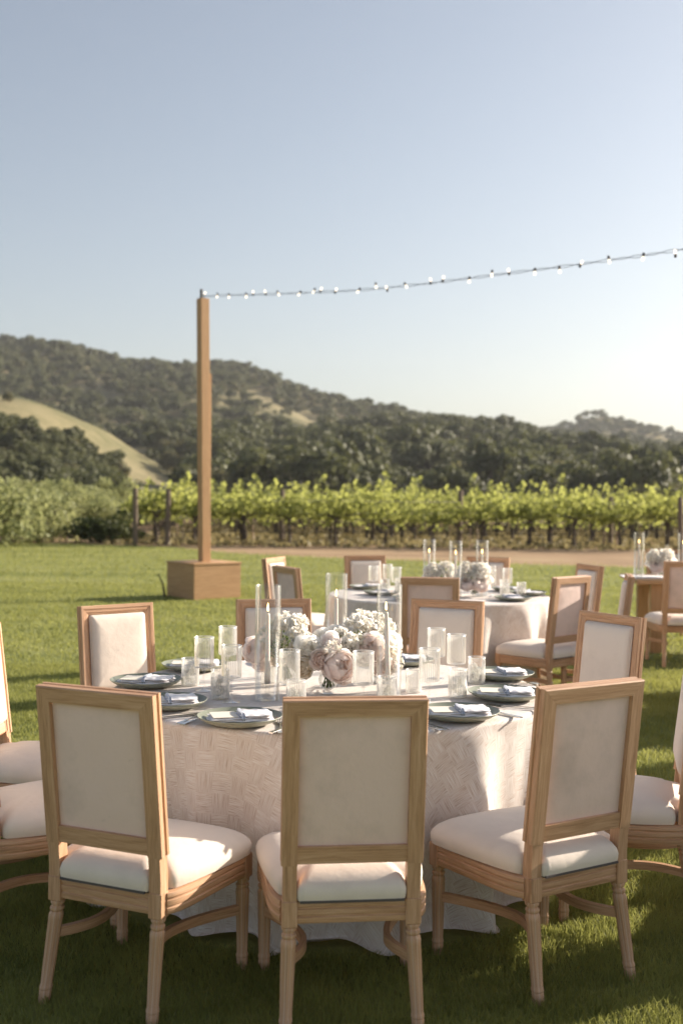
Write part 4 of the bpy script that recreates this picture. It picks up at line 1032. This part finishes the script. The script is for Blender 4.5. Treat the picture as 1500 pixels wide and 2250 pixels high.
def make_sprig(name, seed, L=.05):
    q = random.Random(seed); C = []; N = []
    for i in range(60):
        d = Vector((q.gauss(0, 1), q.gauss(0, 1), q.gauss(.4, 1))).normalized()*L*q.uniform(.3, 1); C.append(d); N.append(Vector((q.gauss(0, 1), q.gauss(0, 1), q.gauss(0, 1))))
    V, F, A = cards(np.array(C), np.array(N), np.full(60, L*.16), .45); return np_mesh(name, V, F, GREENERY, attr=A)
FL = {'peony_a': make_peony(.052, P_PINK, 'peony', 1), 'peony_b': make_peony(.052, P_PINK, 'peony', 5), 'rose_blush': make_rose(.034, P_BLUSH, 'rose', 2), 'rose_mauve': make_rose(.036, P_MAUVE, 'rose', 3, 6), 'rose_cream': make_rose(.038, P_CREAM, 'rose', 4, 7, .012),
      'ruffle': make_rose(.045, P_WHITE, 'lisianthus', 6, 6, .045, .95), 'stock': make_cluster(.050, P_WHITE, 'hydrangea', 7, 60, .0165), 'floret': make_cluster(.024, P_WHITE, 'sweet_pea', 8, 14, .016), 'sprig': make_sprig('greenery', 9)}
fused = set()
def flower(parent, key, px, py, dep, s=1.0, tilt=None, lab=None):
    """flower head at photo pixel px,py at distance dep, looking towards tilt direction"""
    P_ = Vector(at_depth(px, py, dep)); src = FL[key]
    o = src if key not in fused else src.copy()
    if key in fused: S.collection.objects.link(o)
    fused.add(key); o.parent = parent; s *= 1.12
    pl = parent.location; o.location = (P_.x-pl.x, P_.y-pl.y, P_.z-pl.z); o.scale = (s, s, s)
    tl = Vector(tilt or (random.uniform(-.4, .4), -.8, .9)).normalized()
    o.rotation_mode = 'QUATERNION'; o.rotation_quaternion = tl.to_track_quat('Z', 'Y') @ Matrix.Rotation(random.uniform(0, 6), 3, 'Z').to_quaternion()
    if lab: o['label'] = lab
    return o
def make_vase():
    t = empty('glass_vase'); m = MB(); m.lathe([(0, 0), (.024, 0), (.025, .004), (.010, .010), (.012, .014), (.030, .026), (.040, .045), (.041, .062), (.034, .085), (.032, .100), (.036, .112)], 32); m.build('vase_wall', GLASS, t, 180)
    m = MB(); m.lathe([(0, .016), (.029, .028), (.0385, .046), (.0395, .060), (.036, .078), (0, .078)], 28); m.build('water', WATER, t, 180)
    m = MB(); q = random.Random(3)
    for i in range(16):
        a = q.uniform(0, 6.28); r_ = q.uniform(.005, .030); m.tube([(r_*math.cos(a), r_*math.sin(a), .022+r_*.4), (r_*.6*math.cos(a+.8), r_*.6*math.sin(a+.8), .07), (.02*math.cos(a+1.4), .02*math.sin(a+1.4), .125)], .0026, 5)
    m.build('stems', GREENERY, t)
    return t
vase0 = make_vase()
def bouquet(px, py, label, vlabel, items, g_='flower bouquets on the front table'):
    x, y = at(px, py, ZT_); put(vase0, x, y, 0, vlabel, 'vase', 'small round glass vases')
    b = empty('flower_bouquet', (x, y, ZT_+.11), 0, label, 'flowers', g_)
    m = MB()
    for it in items:
        P_ = Vector(at_depth(it[1], it[2], it[3])); e = (P_.x-x, P_.y-y, P_.z-ZT_-.11); e = tuple(c*.9 for c in e[:2])+(e[2]-.015,)
        m.tube([(0, 0, -.02), (e[0]*.35, e[1]*.35, e[2]*.6), e], .002, 5)
    m.build('stalks', GREENERY, b)
    for it in items: flower(b, *it)
    return b
D = 4.75
bouquet(720, 1524, 'central low bouquet with a big pink peony, blush rose and white blooms', 'round glass vase with green stems under the big pink peony', [
 ('peony_a', 745, 1463, 4.66, 1.12, (.35, -1, .25), 'large pale pink peony hanging lowest'), ('rose_blush', 703, 1450, 4.66, 1.05, (-.1, -1, .15), 'dusty blush rose'), ('rose_cream', 667, 1468, 4.72, 1.0, (-.5, -1, .0), 'cream rose'),
 ('ruffle', 676, 1424, 4.72, 1.0, (-.3, -1, .5)), ('rose_mauve', 727, 1410, 4.72, 1.0, (0, -.9, .6), 'mauve rose'), ('floret', 730, 1426, 4.66, .9, (0, -1, .3)), ('ruffle', 762, 1424, 4.74, .78, (.2, -1, .5)),
 ('rose_cream', 775, 1440, 4.74, .8, (.4, -.8, .3)), ('ruffle', 706, 1402, 4.84, .8), ('floret', 750, 1400, 4.80, 1.1), ('sprig', 745, 1408, 4.82, .9), ('ruffle', 647, 1450, 4.80, .75, (-.7, -.6, .2)), ('peony_b', 757, 1486, 4.70, .62, (.4, -1, -.6)), ('floret', 690, 1425, 4.7, .9), ('ruffle', 690, 1440, 4.76, .8, (-.1, -1, .2)), ('ruffle', 740, 1392, 4.86, .75), ('rose_cream', 655, 1432, 4.78, .85, (-.3, -1, .2)), ('stock', 715, 1430, 4.80, .9), ('stock', 765, 1425, 4.80, .8), ('floret', 775, 1412, 4.78, 1.2)])
x_, y_ = at(628, 1505, ZT_)
bouquet(628, 1505, 'left bouquet of white clustered blossoms with a pale pink peony at its left', 'small glass vase behind the left candle', [
 ('stock', 632, 1384, 4.90, 1.0, (-.1, -.5, 1)), ('stock', 652, 1402, 4.84, .82, (.2, -.8, .7)), ('ruffle', 660, 1412, 4.80, .8), ('peony_b', 560, 1428, 4.95, .95, (-.7, -.7, .2), 'very pale pink peony'), ('floret', 585, 1398, 4.9, 1.1), ('floret', 607, 1384, 4.92, 1.3),
 ('sprig', 626, 1412, 4.80, 1.0), ('sprig', 608, 1430, 4.85, .9), ('rose_cream', 596, 1424, 4.88, .9, (-.3, -.9, .3)), ('ruffle', 630, 1432, 4.86, .9, (-.2, -.9, .3)), ('peony_a', 575, 1455, 4.98, .7, (-.5, -.8, 0)), ('rose_cream', 612, 1450, 4.9, .8), ('floret', 620, 1366, 4.95, 1.1), ('stock', 608, 1415, 4.94, .85, (-.4, -.7, .6)), ('floret', 655, 1372, 4.9, 1.2), ('stock', 655, 1425, 4.84, .7)])
bouquet(832, 1500, 'right bouquet of white clustered blossoms above two pink peonies', 'small glass vase behind the right candle', [
 ('stock', 792, 1384, 4.90, 1.0, (-.2, -.6, 1)), ('stock', 818, 1376, 4.96, .95, (.1, -.5, 1)), ('stock', 836, 1392, 4.92, .75, (.5, -.5, .8)), ('peony_a', 816, 1424, 4.78, 1.0, (-.1, -1, .3), 'coral tinged pink peony'), ('peony_b', 838, 1458, 4.82, .9, (.2, -1, 0)),
 ('ruffle', 862, 1412, 4.88, .9, (.8, -.6, .4)), ('rose_cream', 867, 1438, 4.86, .8, (.9, -.6, .1)), ('floret', 862, 1456, 4.84, 1.1, (.7, -.8, -.1)), ('stock', 852, 1430, 4.92, .8, (.6, -.7, .5)), ('floret', 790, 1362, 4.98, 1.1), ('floret', 848, 1378, 4.98, 1.1), ('sprig', 792, 1408, 4.82, 1.0), ('ruffle', 775, 1400, 4.88, .75), ('ruffle', 800, 1446, 4.86, .85)])

# ------------------------------------------------------------------ rear round table setting
def t2(px, py, z=ZT_): return at(px, py, z)
for i, (px, py, lb) in enumerate([(797, 1287, 'at the left rear of the rear table'), (838, 1300, 'at the left front of the rear table'), (1136, 1313, 'at the right front of the rear table'), (1182, 1301, 'at the right edge of the rear table'), (1168, 1290, 'at the right rear of the rear table'), (905, 1312, 'behind the turned chair of the rear table')]):
    x, y = at(px, py, .79); v_ = Vector((x, y))-T2
    if v_.length > .76: v_ = v_.normalized()*.76; x, y = T2+v_
    put(plate0, x, y, i, 'dark sage plate '+lb, 'plate', 'sage plates on the rear table')
    put(nap0, x, y, i*.9, 'white napkin on the plate '+lb, 'napkin', 'napkins on the rear table', ZT_+.0065)
for i, (dx, dy, lb) in enumerate([(-.55, .12, 'leftmost'), (-.42, .35, 'second from the left'), (-.36, -.02, 'third from the left'), (.42, -.18, 'right of the flowers, nearest'), (.48, .28, 'right of the flowers, behind'), (.58, -.02, 'rightmost'), (.30, .45, 'farthest back')]):
    put(stem0, T2.x+dx, T2.y+dy, 0, f'ribbed wine glass on the rear table, {lb}', 'wine glass', 'ribbed wine glasses on the rear table')
    put(tum0, T2.x+dx+.1, T2.y+dy-.12, 0, f'ribbed tumbler on the rear table, beside the wine glass {lb}', 'tumbler', 'ribbed tumblers on the rear table')
for px, py, dep, who in ((943, 1171, 9.55, 'left'), (1001, 1177, 9.3, 'middle'), (1059, 1174, 9.5, 'right')):
    x, y, z = at_depth(px, py, dep)
    put(hur0, x, y, 0, f'tall glass cylinder round the {who} candle of the rear table', 'glass cylinder', 'glass candle cylinders on the rear table')
    put(hol0, x, y, 0, f'glass holder under the {who} candle of the rear table', 'candle holder', 'glass candle holders on the rear table')
    put(can0, x, y, 0, f'lit taper candle in the {who} cylinder of the rear table', 'candle', 'taper candles on the rear table')
def far_bouquet(cx, cy, label, items, vl, g_='flower bouquets on the rear tables', z=ZT_):
    put(vase0, cx, cy, 0, vl, 'vase', 'small round glass vases', z)
    b = empty('flower_bouquet', (cx, cy, z+.11), 0, label, 'flowers', g_)
    for k, dx, dy, dz, s in items:
        o = FL[k].copy(); S.collection.objects.link(o); o.parent = b; o.location = (dx, dy, dz); o.scale = (s, s, s)
        o.rotation_mode = 'QUATERNION'; o.rotation_quaternion = Vector((dx*4, -.7+dy, .8)).normalized().to_track_quat('Z', 'Y')
    return b
IT = [('stock', -.05, 0, .10, 1.2), ('stock', .06, .02, .11, 1.15), ('stock', 0, -.03, .06, 1.1), ('ruffle', -.10, -.02, .04, 1.0), ('ruffle', .12, 0, .05, 1.0), ('peony_a', -.05, -.06, .0, 1.1), ('peony_b', .07, -.06, .0, 1.0), ('rose_cream', .13, -.03, .0, 1.0), ('sprig', .02, -.05, .06, 1.0), ('rose_blush', 0, -.08, -.01, 1.0)]
x, y, z = at_depth(965, 1240, 9.5); far_bouquet(x, 9.5, 'left white and pink bouquet on the rear round table', IT, 'glass vase of the left bouquet on the rear table')
x, y, z = at_depth(1042, 1240, 9.4); far_bouquet(x, 9.4, 'right white and pink bouquet on the rear round table', [(a, -b, c, d, e*1.1) for a, b, c, d, e in IT], 'glass vase of the right bouquet on the rear table')

# ------------------------------------------------------------------ wooden table at the right
wt = empty('wooden_table', (3.02, 11.55, 0), R(-4), 'long pine farm table on square posts at the right edge', 'table')
for k in range(5):
    m = MB(); m.box((1.4, .10+k*.202, .738), (1.4, .1, .022), .003, along=0); m.build('plank', PINE, wt)
m = MB(); m.box((1.4, .16, .665), (1.22, .02, .05), .003, along=0); m.build('apron', PINE, wt)
m = MB(); m.box((1.4, .86, .665), (1.22, .02, .05), .003, along=0); m.build('apron', PINE, wt)
for x, y in ((.22, .16), (.22, .86), (2.6, .16), (2.6, .86)):
    m = MB(); m.box((x, y, .357), (.058, .058, .357), .004, along=2); m.build('leg', PINE, wt)
m = MB(); slab(m, 2.9, .42, .7605, .004, c=(1.38, .5), n=30); rn_ = m.build('table_runner', NAPKIN, None, 60); rn_.location = wt.location; rn_.rotation_euler = wt.rotation_euler
tag(rn_, 'white runner laid along the wooden table at the right edge', 'table runner')
place_chair(3.26, 10.72, -.02, 'oak dining chair with back turned before the wooden table at the right edge', None, chair1)
place_chair(3.75, 13.1, math.pi-.05, 'oak dining chair on the far side of the wooden table, seat showing past its post', None, chair1)
for px, py, dep, who in ((1403, 1184, 11.95, 'left'), (1500, 1192, 11.8, 'right')):
    x, y, z = at_depth(px, py, dep)
    put(hur0, x, y, 0, f'glass cylinder round the {who} candle of the wooden table', 'glass cylinder', 'glass candle cylinders on the wooden table', .766)
    put(can0, x, y, 0, f'white taper candle in the {who} cylinder of the wooden table', 'candle', 'taper candles on the wooden table', .766)
    put(hol0, x, y, 0, f'glass holder under the {who} candle of the wooden table', 'candle holder', 'glass candle holders on the wooden table', .766)
x, y, z = at_depth(1450, 1235, 12.0); far_bouquet(x, 12.0, 'white bouquet on the wooden table at the right edge', [(a, b*1.1, c, d, e*1.15) for a, b, c, d, e in IT], 'glass vase of the bouquet on the wooden table', z=.766)
# ------------------------------------------------------------------ valley air
HZ = NT('valley_haze'); HZ.t.nodes.remove(HZ.out); HZ.out = HZ.n('ShaderNodeOutputMaterial')
pv = HZ.n('ShaderNodeVolumePrincipled', {'Density': .00017, 'Anisotropy': .2, 'Color': (.93, .95, .98, 1)}); HZ.l(pv.outputs[0], HZ.out.inputs['Volume'])
m = MB(); m.box((0, 50, 79), (1640, 1290, 80), 0); hzb = m.build('haze', HZ.m, None, 0); tag(hzb, 'thin pale haze filling the valley', 'haze', kind='stuff')
